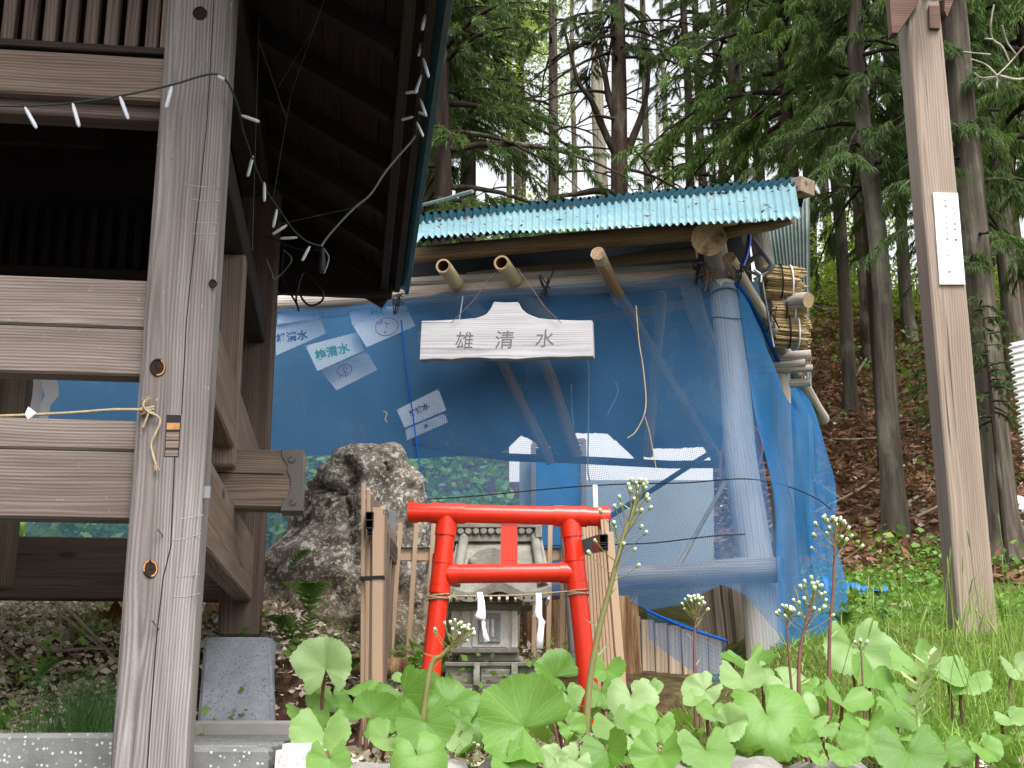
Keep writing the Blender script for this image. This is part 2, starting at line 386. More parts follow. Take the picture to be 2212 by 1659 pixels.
def stump():
    g = G('rotten_wood', .9, .1)
    f = g.noise(g.vec((22, 22, 2.0)), 1, 5, .7); n2 = g.noise(g.vec((4, 4, 2)), 1, 4)
    c = g.ramp(f, [(.28, sc(66, 44, 30)), (.5, sc(126, 97, 71)), (.72, sc(176, 151, 122))])
    c = g.mix(g.step(n2, .58, .68), c, sc(120, 68, 40)); g.bump(f, 1, .03); return g.out(c)
M['stump'] = stump()
def soil():
    g = G('forest_soil', .95, .1); v = g.n('TexCoord').outputs['Object']
    n1 = g.noise(v, 1.6, 5); n2 = g.noise(v, 14, 6, .75)
    c = g.ramp(n2, [(.3, sc(46, 32, 26)), (.52, sc(86, 64, 52)), (.74, sc(130, 104, 86))])
    p = g.n('SeparateXYZ', {0: v})
    green = g.math('MULTIPLY', g.step(p.outputs[0], .5, 1.3), g.step(p.outputs[1], 9.4, 8.2))
    gc = g.ramp(n2, [(.3, sc(72, 84, 40)), (.7, sc(122, 140, 66))])
    c = g.mix(g.math('MULTIPLY', green, .8), c, gc)
    far = g.math('MULTIPLY', g.step(p.outputs[1], 14, 19), g.step(n1, .38, .6))
    c = g.mix(far, c, sc(112, 120, 62))
    g.bump(n2, 1, .05); return g.out(c)
M['soil'] = soil()
M['asphalt'] = simple('asphalt', (.06, .06, .06), .9, .2, .4, 40, bump=.4, bscale=120, rand=False)

def corr(name, c, c2, rough=.35, dirt=sc(120, 110, 96), dirtamt=.5, spec=.5, stretch=(1, 1, 1)):
    g = G(name, rough, spec); v = g.vec(rand=False)
    cc = g.ramp(g.noise(v, 4, 5), [(.3, c2), (.7, c)])
    sv = g.vec(stretch, rand=False)
    d = g.math('MULTIPLY', g.step(g.noise(sv, 9, 6, .75), .56, .72), dirtamt)
    c = g.mix(d, cc, dirt); dirtamt = dirtamt * .6; rust = g.math('MULTIPLY', g.step(g.noise(v, 5, 6, .8), .66, .74), .5 * dirtamt); return g.out(g.mix(rust, c, sc(118, 84, 62)))
M['roofteal'] = corr('teal_corrugated_steel', sc(134, 168, 176), sc(106, 146, 157), .32, sc(160, 166, 160), .35)
M['roofback'] = corr('dark_teal_steel', sc(24, 62, 74), sc(16, 46, 56), .7, sc(80, 92, 90), .4, .1)  # much darker teal than the front sheets, for ridge cap and rear slope
M['sidesheet'] = corr('grey_green_corrugated', sc(104, 116, 110), sc(66, 82, 76), .6, sc(46, 46, 42), .8)
M['whitesheet'] = corr('white_plastic_sheet', sc(222, 222, 220), sc(200, 198, 194), .4, sc(176, 160, 140), .4)

def net_mat(name, c, cover, trans=.4, spacing=.010, dust=.25, cover_noise=.12):
    m = bpy.data.materials.new(name); m.use_nodes = True
    g = G.__new__(G); g.m = m; g.t = m.node_tree; g.b = g.t.nodes['Principled BSDF']
    uv = g.n('TexCoord').outputs['UV']
    s_ = g.n('SeparateXYZ', {0: uv})
    def lines(x):
        t = g.math('ABSOLUTE', g.math('SUBTRACT', g.math('FRACT', g.math('MULTIPLY', x, 1 / spacing)), .5))
        return g.step(t, .10, .34)                # 1 in the middle of a hole .. 0 on a thread
    wobble = g.noise(uv, 3, 2)
    hole = g.math('MINIMUM', lines(g.math('ADD', s_.outputs[0], g.math('MULTIPLY', wobble, .03))), lines(g.math('ADD', s_.outputs[1], g.math('MULTIPLY', wobble, .05))))
    big = g.noise(uv, 2.2, 4); st = g.n('Mapping', {'Vector': uv, 'Scale': (3, .8, 1)}); fold = g.noise(st.outputs[0], 2, 3)
    cov = g.math('ADD', cover, g.math('MULTIPLY', g.math('SUBTRACT', big, .5), cover_noise * 2))
    cov = g.math('ADD', cov, g.math('MULTIPLY', g.math('SUBTRACT', .5, hole), .26), True)
    cc = g.ramp(fold, [(.3, tuple(x * .8 for x in c)), (.7, c)])
    cc = g.mix(g.math('MULTIPLY', g.step(big, .5, .75), dust), cc, sc(150, 172, 186))
    di = g.n('BsdfDiffuse', {'Color': cc}); tr = g.n('BsdfTranslucent', {'Color': cc})
    m1 = g.n('MixShader', {0: trans, 1: di.outputs[0], 2: tr.outputs[0]})
    tp = g.n('BsdfTransparent')
    m2 = g.n('MixShader', {0: cov, 1: tp.outputs[0], 2: m1.outputs[0]})
    g.t.nodes.remove(g.b); g.t.links.new(m2.outputs[0], g.t.nodes['Material Output'].inputs[0]); return m
M['net'] = net_mat('blue_insect_net', sc(80, 132, 184), .42)
M['netside'] = net_mat('blue_net_folds', sc(66, 140, 204), .60, .45, dust=.3)
M['nethem'] = net_mat('blue_net_hem', sc(30, 96, 190), .8, .3, dust=.1)
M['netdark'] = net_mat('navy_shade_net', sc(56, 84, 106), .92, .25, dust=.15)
# ------------------------------------------------------------ the ground
YS = [3.3, 4.2, 5.0, 5.8, 6.3, 8, 9.5, 12, 16, 20, 24, 40, 70, 400]
ZS = [1.40, 1.45, 1.50, 1.74, 1.83, 2.2, 2.6, 4.05, 6.2, 8.3, 9.4, 9.6, 4.0, -40]
def Hs(x, y):
    z = float(np.interp(y, YS, ZS))
    z += .24 * sstep(x, .7, 1.8) * sstep(y, 4.2, 5.2) * (1 - .7 * sstep(y, 5.5, 6.3)) * (1 - sstep(y, 6.4, 8))
    z += .22 * sstep(-x, .5, 1.1) * sstep(y, 4.6, 5.6) * (1 - sstep(y, 6.5, 9))
    if y < 5.3: z = lerp(z, min(z, 1.42), sstep(x, -1.42, -1.28) * (1 - sstep(x, -.62, -.5)) * (1 - sstep(y, 5.1, 5.3)))
    z -= .11 * sstep(x, .25, .5) * (1 - sstep(x, 1.0, 1.3)) * sstep(y, 5.0, 5.6) * (1 - sstep(y, 6.6, 7.6))
    z += 1.5 * sstep(-x, -3, 3) * sstep(y, 14, 20) * (1 - sstep(y, 40, 70))
    return z
def H(x, y):
    a = .03 if y < 9 else .12
    return Hs(x, y) + a * noise.noise(Vector((x * 1.1, y * 1.1, 3))) + .02 * noise.noise(Vector((x * 4, y * 4, 1)))
xs = sorted(set([round(-4 + .1 * i, 3) for i in range(81)] + [s * (4 + .35 * i + .03 * i * i) for i in range(1, 30) for s in (-1, 1)] + [-300, 300, -120, 120]))
ys = [3.37 + .1 * i for i in range(64)] + [9.8 + .4 * i for i in range(40)] + [26.5, 30, 35, 40, 50, 60, 70, 120, 200, 400]
mb = MB(); mb.grid([[(x, y, H(x, y)) for x in xs] for y in ys])
mb.build('ground', M['soil'], kind='structure')
mb = MB(); mb.grid([[(x, y, 0) for x in (-300, -5, 5, 300)] for y in (-300, -5, 0, 3.5)], sm=False)
mb.build('road', M['asphalt'], kind='structure')

def ground_at(px, py, d0=3.4, d1=40):          # where the ray through a picture point meets the ground
    lo = d0
    d = d0
    while d < d1:
        p = at(px, py, d)
        if p.z < H(p.x, p.y): return at(px, py, d - .02)
        d += .04
    return at(px, py, d1)

# ------------------------------------------------------------ timber pavilion
PO = Vector((-.852, 3.15, 0)); PA = R(7.2)
pav = thing('wooden_pavilion', 'weathered timber pavilion with lattice, plank rails and dark eaves beside the torii', 'pavilion', PO, PA)
PM = WM[pav.name]; PI = PM.inverted()
def PV(u, v, z): return PM @ Vector((u, v, z))
def uz(px, py, v):                              # picture point on the pavilion plane at depth v
    o = PI @ Vector((0, 0, EYE)); d = (PI.to_3x3() @ (at(px, py, 1.0) - Vector((0, 0, EYE))))
    t = (v - o.y) / d.y; p = o + d * t
    return p.x, p.z
def zl(py, v, px=200): return uz(px, py, v)[1]
def pbeam(name, u0, v0, z0, u1, v1, z1, w, h, mat, bev=.006, **k):
    return beam(name, PV(u0, v0, z0), PV(u1, v1, z1), w, h, mat, pav, bev, **k)
def vpost(name, u, v, z0, z1, w, mat, **k):
    return beam(name, PV(u, v, z0), PV(u, v, z1), w, w, mat, pav, .012, up=(PV(0, 1, 0) - PV(0, 0, 0)), **k)
fp = vpost('post', 0, 0, .0, 4.35, .17, M['post'])
FV = -.085                                      # front face of the front post
vpost('post', -2.4, 0, 0, 4.0, .17, M['post'])
RV = 2.27
zb = at(519, 1376, 5.35).z
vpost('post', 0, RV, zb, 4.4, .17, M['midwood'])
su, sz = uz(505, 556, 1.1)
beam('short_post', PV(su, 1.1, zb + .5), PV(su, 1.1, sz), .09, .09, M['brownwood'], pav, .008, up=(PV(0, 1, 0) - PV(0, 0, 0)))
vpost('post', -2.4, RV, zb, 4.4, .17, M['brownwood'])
def rail(name, pyt, pyb, v0, th, mat, u0=-2.36, u1=-.05, px=200):
    zt, zb_ = zl(pyt, v0, px), zl(pyb, v0, px)
    return pbeam(name, u0, v0 + th / 2, (zt + zb_) / 2, u1, v0 + th / 2, (zt + zb_) / 2, th, zt - zb_, mat)
rail('beam', 116, 209, -.055, .11, M['brownwood'])
rail('beam', 209.5, 252, -.02, .075, M['midwood'])
rail('plank', 601, 706, -.045, .075, M['plank'])
rail('plank', 707.5, 809, -.043, .075, M['plank'])
rail('plank', 906, 972, -.045, .075, M['plank'])
rail('plank', 973.5, 1122, -.043, .075, M['plank'])
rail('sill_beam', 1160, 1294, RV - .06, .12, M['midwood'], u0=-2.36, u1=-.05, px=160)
# lattice over the upper beam
zlat = zl(112, -.03); ztop = zlat + .75
pbeam('lattice_rail', -2.36, -.02, zlat + .004, -.085, -.02, zlat + .004, .06, .022, M['darkwood'], .003)
for i in range(40):
    u = -.128 - .0535 * i
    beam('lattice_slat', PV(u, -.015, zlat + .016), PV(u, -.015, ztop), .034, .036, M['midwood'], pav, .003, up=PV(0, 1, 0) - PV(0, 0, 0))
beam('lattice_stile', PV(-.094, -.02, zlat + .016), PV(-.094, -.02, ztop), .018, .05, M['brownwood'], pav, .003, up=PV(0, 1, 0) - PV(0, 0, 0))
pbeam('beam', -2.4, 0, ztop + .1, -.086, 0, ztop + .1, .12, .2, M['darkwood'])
# side rails running back to the rear post (outer face at u = .05)
def side(name, pyt, pyb, mat, pxf=540):         # far end heights on the front of the rear post
    zt, zb_ = uz(pxf, pyt, RV - .086)[1], uz(pxf, pyb, RV - .086)[1]
    return pbeam(name, .012, .086, (zt + zb_) / 2, .012, RV - .086, (zt + zb_) / 2, .075, zt - zb_, mat)
side('beam', 690, 742, M['darkwood'], 575)
side('plank', 968, 1082, M['brownwood'])
side('plank', 1168, 1298, M['brownwood'])
zt_s = uz(540, 968, RV - .086)[1]
# tie beam passing out between the side planks, with its metal cap
TV = 1.16
u1, zt = uz(608, 972, TV); u2, zb2 = uz(655, 1098, TV)
tb = pbeam('tie_beam', -2.3, TV + .06, (zt + zb2) / 2, u2 - .002, TV + .06, (zt + zb2) / 2, .12, zt - zb2, M['brownwood'])
mb = MB()
def capface(v, du=0):
    P = [(655, 971), (655, 1103), (606, 1103), (611, 1083), (624, 1070), (628, 1050), (628, 1031), (620, 1018), (622, 1004), (612, 992), (608, 971)]
    return [PV(*(lambda a: (a[0] + du, v, a[1]))(uz(x, y, TV))) for x, y in P]
f0 = capface(TV - .004)
mb.prism(f0, PV(0, .128, 0) - PV(0, 0, 0))
for cx, cy, r in ((618, 992, 9), (620, 1085, 8)):  # raised scrolls
    pts = [PV(*(lambda a: (a[0], TV - .006, a[1]))(uz(cx + 12 + r * math.cos(t) * (1 - t / 9), cy + r * math.sin(t) * (1 - t / 9), TV))) for t in [k * .5 for k in range(11)]]
    mb.tube(pts, .0022, 5)
cap = mb.build('metal_cap', M['capmetal'], pav)
pbeam('crack', u1 - .25, TV - .001, lerp(zt, zb2, .42), u1 + .01, TV - .001, lerp(zt, zb2, .42), .003, .003, M['knot'], .0005)
# roof: eave on the right, rafters and boards underneath, teal sheet edge
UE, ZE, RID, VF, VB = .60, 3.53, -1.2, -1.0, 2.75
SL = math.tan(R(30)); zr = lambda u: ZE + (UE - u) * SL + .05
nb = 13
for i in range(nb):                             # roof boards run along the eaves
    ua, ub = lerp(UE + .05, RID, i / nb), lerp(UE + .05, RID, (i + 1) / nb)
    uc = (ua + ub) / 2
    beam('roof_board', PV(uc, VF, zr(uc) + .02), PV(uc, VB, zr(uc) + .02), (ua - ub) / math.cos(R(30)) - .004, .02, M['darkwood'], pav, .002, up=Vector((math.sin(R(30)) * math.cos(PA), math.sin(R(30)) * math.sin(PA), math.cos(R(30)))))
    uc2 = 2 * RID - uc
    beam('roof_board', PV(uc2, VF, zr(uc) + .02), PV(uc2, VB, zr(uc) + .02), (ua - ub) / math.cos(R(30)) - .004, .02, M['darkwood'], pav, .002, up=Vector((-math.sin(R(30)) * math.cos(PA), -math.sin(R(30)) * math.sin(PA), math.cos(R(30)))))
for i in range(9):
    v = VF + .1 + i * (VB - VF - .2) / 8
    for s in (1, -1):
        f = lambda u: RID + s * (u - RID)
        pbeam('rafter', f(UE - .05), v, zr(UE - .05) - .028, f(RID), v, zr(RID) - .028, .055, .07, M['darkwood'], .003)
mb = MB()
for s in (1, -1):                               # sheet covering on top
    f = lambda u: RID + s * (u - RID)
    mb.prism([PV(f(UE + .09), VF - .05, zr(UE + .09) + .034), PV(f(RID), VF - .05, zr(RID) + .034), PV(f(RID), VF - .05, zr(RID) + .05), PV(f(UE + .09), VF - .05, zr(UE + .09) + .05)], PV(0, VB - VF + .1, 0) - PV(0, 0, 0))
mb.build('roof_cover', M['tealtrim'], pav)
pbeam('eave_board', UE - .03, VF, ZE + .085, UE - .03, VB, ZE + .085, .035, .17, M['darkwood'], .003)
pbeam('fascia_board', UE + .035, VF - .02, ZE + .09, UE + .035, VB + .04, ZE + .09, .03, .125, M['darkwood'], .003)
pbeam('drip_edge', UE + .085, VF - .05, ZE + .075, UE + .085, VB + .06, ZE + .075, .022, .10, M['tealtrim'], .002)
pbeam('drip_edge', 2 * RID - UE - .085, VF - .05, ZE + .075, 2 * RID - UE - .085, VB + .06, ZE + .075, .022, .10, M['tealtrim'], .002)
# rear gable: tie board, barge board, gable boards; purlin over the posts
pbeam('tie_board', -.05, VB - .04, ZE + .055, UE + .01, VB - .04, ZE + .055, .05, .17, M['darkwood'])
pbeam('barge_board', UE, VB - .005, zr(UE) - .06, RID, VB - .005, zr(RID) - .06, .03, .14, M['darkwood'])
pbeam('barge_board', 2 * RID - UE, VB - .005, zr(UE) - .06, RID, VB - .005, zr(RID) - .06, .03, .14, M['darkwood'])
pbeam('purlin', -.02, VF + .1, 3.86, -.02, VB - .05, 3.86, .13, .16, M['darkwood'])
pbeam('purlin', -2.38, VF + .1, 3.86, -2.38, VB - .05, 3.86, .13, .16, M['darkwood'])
for i in range(9):                              # boards of the gable triangle, rear
    z = 3.68 + i * .115
    ur = UE - (z + .06 - ZE) / SL
    if ur < RID + .1: break
    pbeam('gable_board', 2 * RID - ur, VB - .05, z + .03, ur, VB - .05, z + .03, .02, .112, M['darkwood'], .002)
for i in range(9):                              # front gable likewise (out of the picture, above)
    z = 3.90 + i * .115
    ur = UE - (z + .06 - ZE) / SL
    if ur < RID + .1: break
    pbeam('gable_board', 2 * RID - ur, -.06, z + .03, min(ur, -.1), -.06, z + .03, .02, .112, M['darkwood'], .002)
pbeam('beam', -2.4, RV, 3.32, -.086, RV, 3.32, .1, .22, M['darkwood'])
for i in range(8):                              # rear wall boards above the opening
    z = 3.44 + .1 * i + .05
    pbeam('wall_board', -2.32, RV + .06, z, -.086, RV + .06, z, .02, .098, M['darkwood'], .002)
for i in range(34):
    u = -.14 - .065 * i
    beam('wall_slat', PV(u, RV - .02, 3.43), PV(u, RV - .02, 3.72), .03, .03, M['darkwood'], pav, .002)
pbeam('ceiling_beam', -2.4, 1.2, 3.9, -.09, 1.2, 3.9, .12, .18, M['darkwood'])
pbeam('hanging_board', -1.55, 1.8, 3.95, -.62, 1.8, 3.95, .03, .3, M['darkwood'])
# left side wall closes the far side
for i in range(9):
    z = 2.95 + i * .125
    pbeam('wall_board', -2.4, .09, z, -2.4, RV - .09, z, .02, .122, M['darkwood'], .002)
# interior post seen through the gap
iu, iz = uz(22, 860, 1.9)
vpost('inner_post', iu, 1.9, 2.0, 3.02, .14, M['brownwood'])
# marks on the front post
def on_front(px, py, out=0): 
    a = uz(px, py, FV); return PV(a[0], FV - out, a[1])
def disc(name, px, py, rx, ry, mats, rim=lambda j: False):
    mb = MB(); n = 18
    for k, (s, o, mi) in enumerate(((1.0, .001, 0), (.8, .005, 0), (.76, .003, 1), (.35, .0015, 1), (.02, .002, 1))):
        pass
    rows = []
    for s, o in ((1.04, .0005), (.98, .004), (.84, .0045), (.78, .002), (.45, .001), (.03, .0015)):
        rows.append([on_front(px + rx * s * math.cos(2 * math.pi * j / n), py + ry * s * math.sin(2 * math.pi * j / n), o + (.0012 * noise.noise(Vector((j, s * 9, px))))) for j in range(n)])
    mb.grid(rows[:4], 1, True, True); mb.grid(rows[3:], 1, True, True)
    for k, f in enumerate(mb.f[:3 * n]):
        if k // n in (1, 2) and rim(k % n): mb.mi[k] = 0
    mb.add(rows[-1], [tuple(range(n))], 1)
    return mb.build(name, mats, pav)
disc('knot', 341, 794, 17, 19, [M['orange'], M['knot']], lambda j: j > 14 or j < 5)
disc('knot', 325, 1229, 16, 19, [M['orange'], M['knot']], lambda j: j not in (4, 5, 6, 7, 13))
disc('knot', 432, 29, 15, 14, [M['knot'], M['knot']])
disc('knot', 460, 613, 9, 9, [M['knot'], M['knot']])
mb = MB()                                       # mortise with its wedges
c = [on_front(*p, .0015) for p in ((360, 896), (392, 897), (386, 987), (355, 986))]
mb.add(c, [(0, 1, 2, 3)]); mo = mb.build('mortise', M['blackcord'], pav)
for k, (a, b) in enumerate(((.20, .36), (.42, .60), (.63, .80), (.84, .99))):
    mb = MB(); x0, x1 = .06, .94
    P = [on_front(lerp(lerp(360, 355, t), lerp(392, 386, t), s), lerp(896, 986, t), .003 - .0004 * k) for s, t in ((x0, a), (x1, a), (x1, b), (x0, b))]
    mb.prism(P, PV(0, .02, 0) - PV(0, 0, 0)); mb.build('wedge', M['orange'] if k == 0 else M['brownwood'], mo)
crk = [(462, 0), (455, 130), (447, 260), (434, 400), (424, 480), (412, 600), (402, 700), (397, 800), (392, 895)]
mb = MB(); mb.tube([on_front(x, y, 0) for x, y in crk], .0014, 4); mb.build('crack', M['knot'], pav)
crk = [(377, 988), (373, 1080), (369, 1180), (352, 1250), (340, 1360), (333, 1440), (325, 1560), (318, 1659)]
mb = MB(); mb.tube([on_front(x, y, 0) for x, y in crk], .0016, 4); mb.build('crack', M['blackcord'], pav)
mb = MB()                                       # pale scratches across the grain
for (x0, y0, x1, y1) in ((398, 397, 474, 405), (415, 430, 474, 434), (392, 476, 470, 482), (400, 500, 468, 506), (366, 340, 382, 344), (372, 1168, 436, 1152), (380, 1245, 432, 1240), (375, 1290, 432, 1282), (388, 1120, 440, 1112)):
    mb.tube(spline([on_front(lerp(x0, x1, t), lerp(y0, y1, t) + 2.5 * math.sin(math.pi * t), .0002) for t in (0, .35, .7, 1)], 3), .0009, 4)
mb.build('scratches', M['signwood'], pav, kind='stuff')
for (a, b) in (((343, 1146), (352, 1157)), ((333, 1343), (343, 1358))):   # bent nails
    mb = MB(); p0 = on_front(b[0], b[1], 0); p1 = on_front(b[0] - 4, b[1] - 5, .012); p2 = on_front(a[0], a[1], .022)
    mb.tube([p0, p1, p2], .0018, 6); mb.tube([p2, p2 + (p2 - p1).normalized() * .002], .004, 8); mb.build('nail', M['steel'], pav)
mb = MB(); a = uz(445, 1064, 0)
mb.box(PV(.092, -.06, zl(1064, -.06, 445)), (.022, .012, .03)); mb.build('bracket', M['steel'], pav)

# ------------------------------------------------------------ base stones, kerbs, walls
def taper(name, lo, hi, z0, z1, mat, bev=.012):  # lo, hi = (x0, x1, y0, y1)
    bm = bmesh.new(); vs = []
    for (x0, x1, y0, y1), z in ((lo, z0), (hi, z1)):
        vs.append([bm.verts.new((x, y, z)) for x, y in ((x0, y0), (x1, y0), (x1, y1), (x0, y1))])
    bm.faces.new(vs[0][::-1]); bm.faces.new(vs[1])
    for k in range(4): bm.faces.new((vs[0][k], vs[0][(k + 1) % 4], vs[1][(k + 1) % 4], vs[1][k]))
    bmesh.ops.bevel(bm, geom=list(bm.edges), offset=bev, segments=2, affect='EDGES')
    me = bpy.data.meshes.new(name); bm.to_mesh(me); bm.free(); return centre(obj(name, me, mat))
a, b = at(422, 1562, 5.05), at(605, 1562, 5.05); c, d = at(441, 1376, 5.25), at(583, 1376, 5.25)
tag(taper('base_stone', (a.x, b.x, 5.05, 5.75), (c.x, d.x, 5.25, 5.62), a.z - .25, c.z, M['granite']), 'tapered grey granite block carrying the rear pavilion post', 'base stone')
zk = at(500, 1557, 4.85).z
def slab(name, x0, x1, y0, y1, z0, z1, mat, bev=.01, **k):
    me = bevel_box(x1 - x0, y1 - y0, z1 - z0, bev, -(x1 - x0) / 2); me.transform(Matrix.Translation((0, 0, (z1 - z0) / 2)))
    o = obj(name, me, mat, None, Matrix.Translation(((x0 + x1) / 2, (y0 + y1) / 2, z0)), **k); return o
tag(slab('concrete_kerb', -1.55, at(672, 1575, 4.85).x, 4.85, 5.02, 1.2, zk, M['concrete']), 'pale concrete kerb in front of the tapered granite block', 'kerb')
zp = at(520, 1598, 4.0).z
slab('pavement', -3.5, at(596, 1600, 3.6).x, 3.345, 4.85, 1.1, zp, M['aggregate'], kind='structure')
zw = at(120, 1584, 3.33).z
o = slab('concrete_wall', -4.5, at(246, 1600, 3.33).x + .1, 3.25, 3.45, 0, zw, M['aggregate'])
tag(o, 'low exposed aggregate concrete wall left of the nearest pavilion post', 'wall')
o = slab('concrete_wall', at(246, 1600, 3.33).x + .104, at(592, 1600, 3.33).x, 3.254, 3.34, 0, zp - .003, M['aggregate'])
tag(o, 'lower concrete wall strip between pavilion post and white granite kerb', 'wall')
a, b = at(583, 1608, 3.22), at(690, 1608, 3.22)
o = taper('granite_kerb', (a.x - .01, b.x, 3.22, 3.6), (a.x + .01, b.x, 3.24, 3.58), .9, a.z, M['whitegranite'], .015)
tag(o, 'white speckled granite kerb stone under the butterbur leaves', 'kerb stone')
# stones of the low wall under the plants
wall = thing('stone_wall', 'low retaining wall of rough grey stones below the butterbur', 'wall', (.6, 3.3, 0))
def boulder_mesh(sx, sy, sz, seed, sub=3, amp=.12, p=3.5):
    bm = bmesh.new(); bmesh.ops.create_icosphere(bm, subdivisions=sub, radius=1)
    for v in bm.verts:
        c = v.co; k = (abs(c.x) ** p + abs(c.y) ** p + abs(c.z) ** p) ** (-1 / p); c = c * k
        n = noise.fractal(c * 1.6 + Vector((seed * 7.1, seed, 0)), 1, 2, 4)
        c = c * (1 + amp * n); v.co = Vector((c.x * sx, c.y * sy, c.z * sz))
    for f in bm.faces: f.smooth = True
    me = bpy.data.meshes.new('stone'); bm.to_mesh(me); bm.free(); return me
x = -.47; k = 0
tops = {}
while x < 1.9:
    w = random.uniform(.16, .30); top = 1.425 + random.uniform(-.012, .012) + (.0 if x < .9 else -.01)
    me = boulder_mesh(w / 2 * 1.0, .15, .13, k)
    obj('stone', me, M['wallstone'], wall, Matrix.Translation((x + w / 2, 3.36 + random.uniform(-.02, .02), top - .125)))
    me = boulder_mesh(w / 2, .16, .14, k + 40, 2)
    obj('stone', me, M['wallstone'], wall, Matrix.Translation((x + w / 2 + .08, 3.33, top - .37)))
    x += w * .99; k += 1
for i in range(9):
    for z in (.2, .52, .82):
        obj('stone', boulder_mesh(.15, .17, .17, i * 3 + z, 2), M['wallstone'], wall, Matrix.Translation((-.35 + .27 * i + .1 * z, 3.34, z)))

# ------------------------------------------------------------ boulder behind the fence
def rock():
    mb = MB(); d0 = 6.4
    L = [(1440, 570, 945), (1380, 574, 945), (1320, 574, 945), (1250, 582, 942), (1200, 605, 940), (1140, 648, 938), (1090, 658, 932), (1040, 692, 920), (1000, 712, 885), (985, 722, 868), (970, 738, 840), (962, 752, 815)]
    rows = []; n = 64
    L2 = []
    for i in range(len(L) - 1):
        for j in range(5):
            t = j / 5; L2.append(tuple(lerp(L[i][k], L[i + 1][k], t) for k in range(3)))
    L2.append(L[-1])
    for (y, xl, xr) in L2:
        xl -= 16 * sstep(y, 980, 1060) + 16 * sstep(y, 1060, 1200); a, b = at(xl, y, d0), at(xr, y, d0); cx, hw = (a.x + b.x) / 2, (b.x - a.x) / 2; z = a.z
        hd = min(.36, hw * .8)
        row = []
        for j in range(n):
            th = 2 * math.pi * j / n; cs, sn = math.cos(th), math.sin(th)
            k = (abs(cs) ** 2.6 + abs(sn) ** 2.6) ** (-1 / 2.6)
            p = Vector((cx + hw * cs * k, d0 + hd * sn * k, z))
            dr = Vector((cs, sn, 0))
            dsp = .075 * noise.fractal(p * 3.4, .8, 2, 6) + .10 * (noise.noise(p * 1.9 + Vector((4, 0, 0))))
            rid = 1 - abs(noise.noise(Vector((p.x * 5 + 1.5 * p.z, p.y * 5, p.z * 2.2)))); dsp -= .085 * max(0, rid - .86) / .14
            row.append(p + dr * dsp * (.55 if abs(cs) > .85 else 1))
        rows.append(row)
    mb.grid(rows, 0, True, True)
    top = rows[-1]; c = sum(top, Vector()) / n + Vector((0, 0, .012)); mb.add(top + [c], [(j, (j + 1) % n, n) for j in range(n)], 0, True)
    me = boulder_mesh(.085, .14, .10, 5, 4, .12, 2.4); c = at(842, 1000, 6.32); mb.add([v.co + c for v in me.vertices], [tuple(p.vertices) for p in me.polygons], 0, True)
    o = mb.build('boulder', M['rock']); tag(o, 'large lichen spotted boulder behind the bronze fence', 'boulder')
    centre(o)
def centre_keep(o):                             # centre a mesh that already has children
    kids = [(k, WM[k.name].copy()) for k in o.children]; centre(o)
    for k, m in kids: k.matrix_basis = WM[o.name].inverted() @ m
rock()

# ------------------------------------------------------------ rotten stump behind the shrine
def stump_mesh(cx, d, w, zt, zb_, seed, jag=.09):
    mb = MB(); n = 56; rows = []
    for i in range(14):
        t = i / 13; row = []
        for j in range(n):
            th = 2 * math.pi * j / n; cs, sn = math.cos(th), math.sin(th)
            q = noise.noise(Vector((cs * 2.2 + seed, sn * 2.2, 0))); fl = noise.noise(Vector((cs * 11, sn * 11, seed + t * .6)))
            top = zt + jag * noise.noise(Vector((cs * 4, sn * 4, seed))) + .4 * jag * fl
            r = w * (1 + .16 * q + .08 * fl + .12 * (1 - t) ** 3)
            row.append((cx + r * cs, d + r * .8 * sn, lerp(zb_, top, t)))
        rows.append(row)
    mb.grid(rows, 0, True, True); t = [Vector(p) for p in rows[-1]]; c = sum(t, Vector()) / n - Vector((0, 0, .12))
    inner = [p.lerp(c, .35) - Vector((0, 0, .07)) for p in t]
    mb.grid([t, inner], 0, True, True); mb.add(inner + [c], [(j, (j + 1) % n, n) for j in range(n)], 0, True)
    return mb
a = at(1255, 1292, 6.15)
o = stump_mesh(a.x, 6.32, .285, a.z, 1.6, 2).build('tree_stump', M['stump'])
tag(centre(o), 'wide rotten brown tree stump standing behind the stone shrine', 'tree stump')
for (px, py, d, L, r, lab) in ((430, 1330, 5.75, .30, .07, 'rotten log end lying behind the tapered granite block'), (600, 1432, 5.4, .5, .045, 'decayed brown log lying beside the granite block'),):
    a = ground_at(px, py + 20, 4.8); a.y = d; a.z = at(px, py, d).z
    o = log('rotten_log', a - Vector((.02, 0, 0)), a + Vector((L, .1, -.02)), r, r * .9, [M['stump'], M['stump']], n=18, seg=12, wob=.35); tag(o, lab, 'log')
# mossy stump in the shade under the pavilion
a = at(255, 1345, 5.6); o = stump_mesh(a.x, 5.75, .16, a.z + .06, 1.6, 5, .06).build('tree_stump', M['stump']); tag(centre(o), 'small mossy stump in the shade under the pavilion sill', 'tree stump')
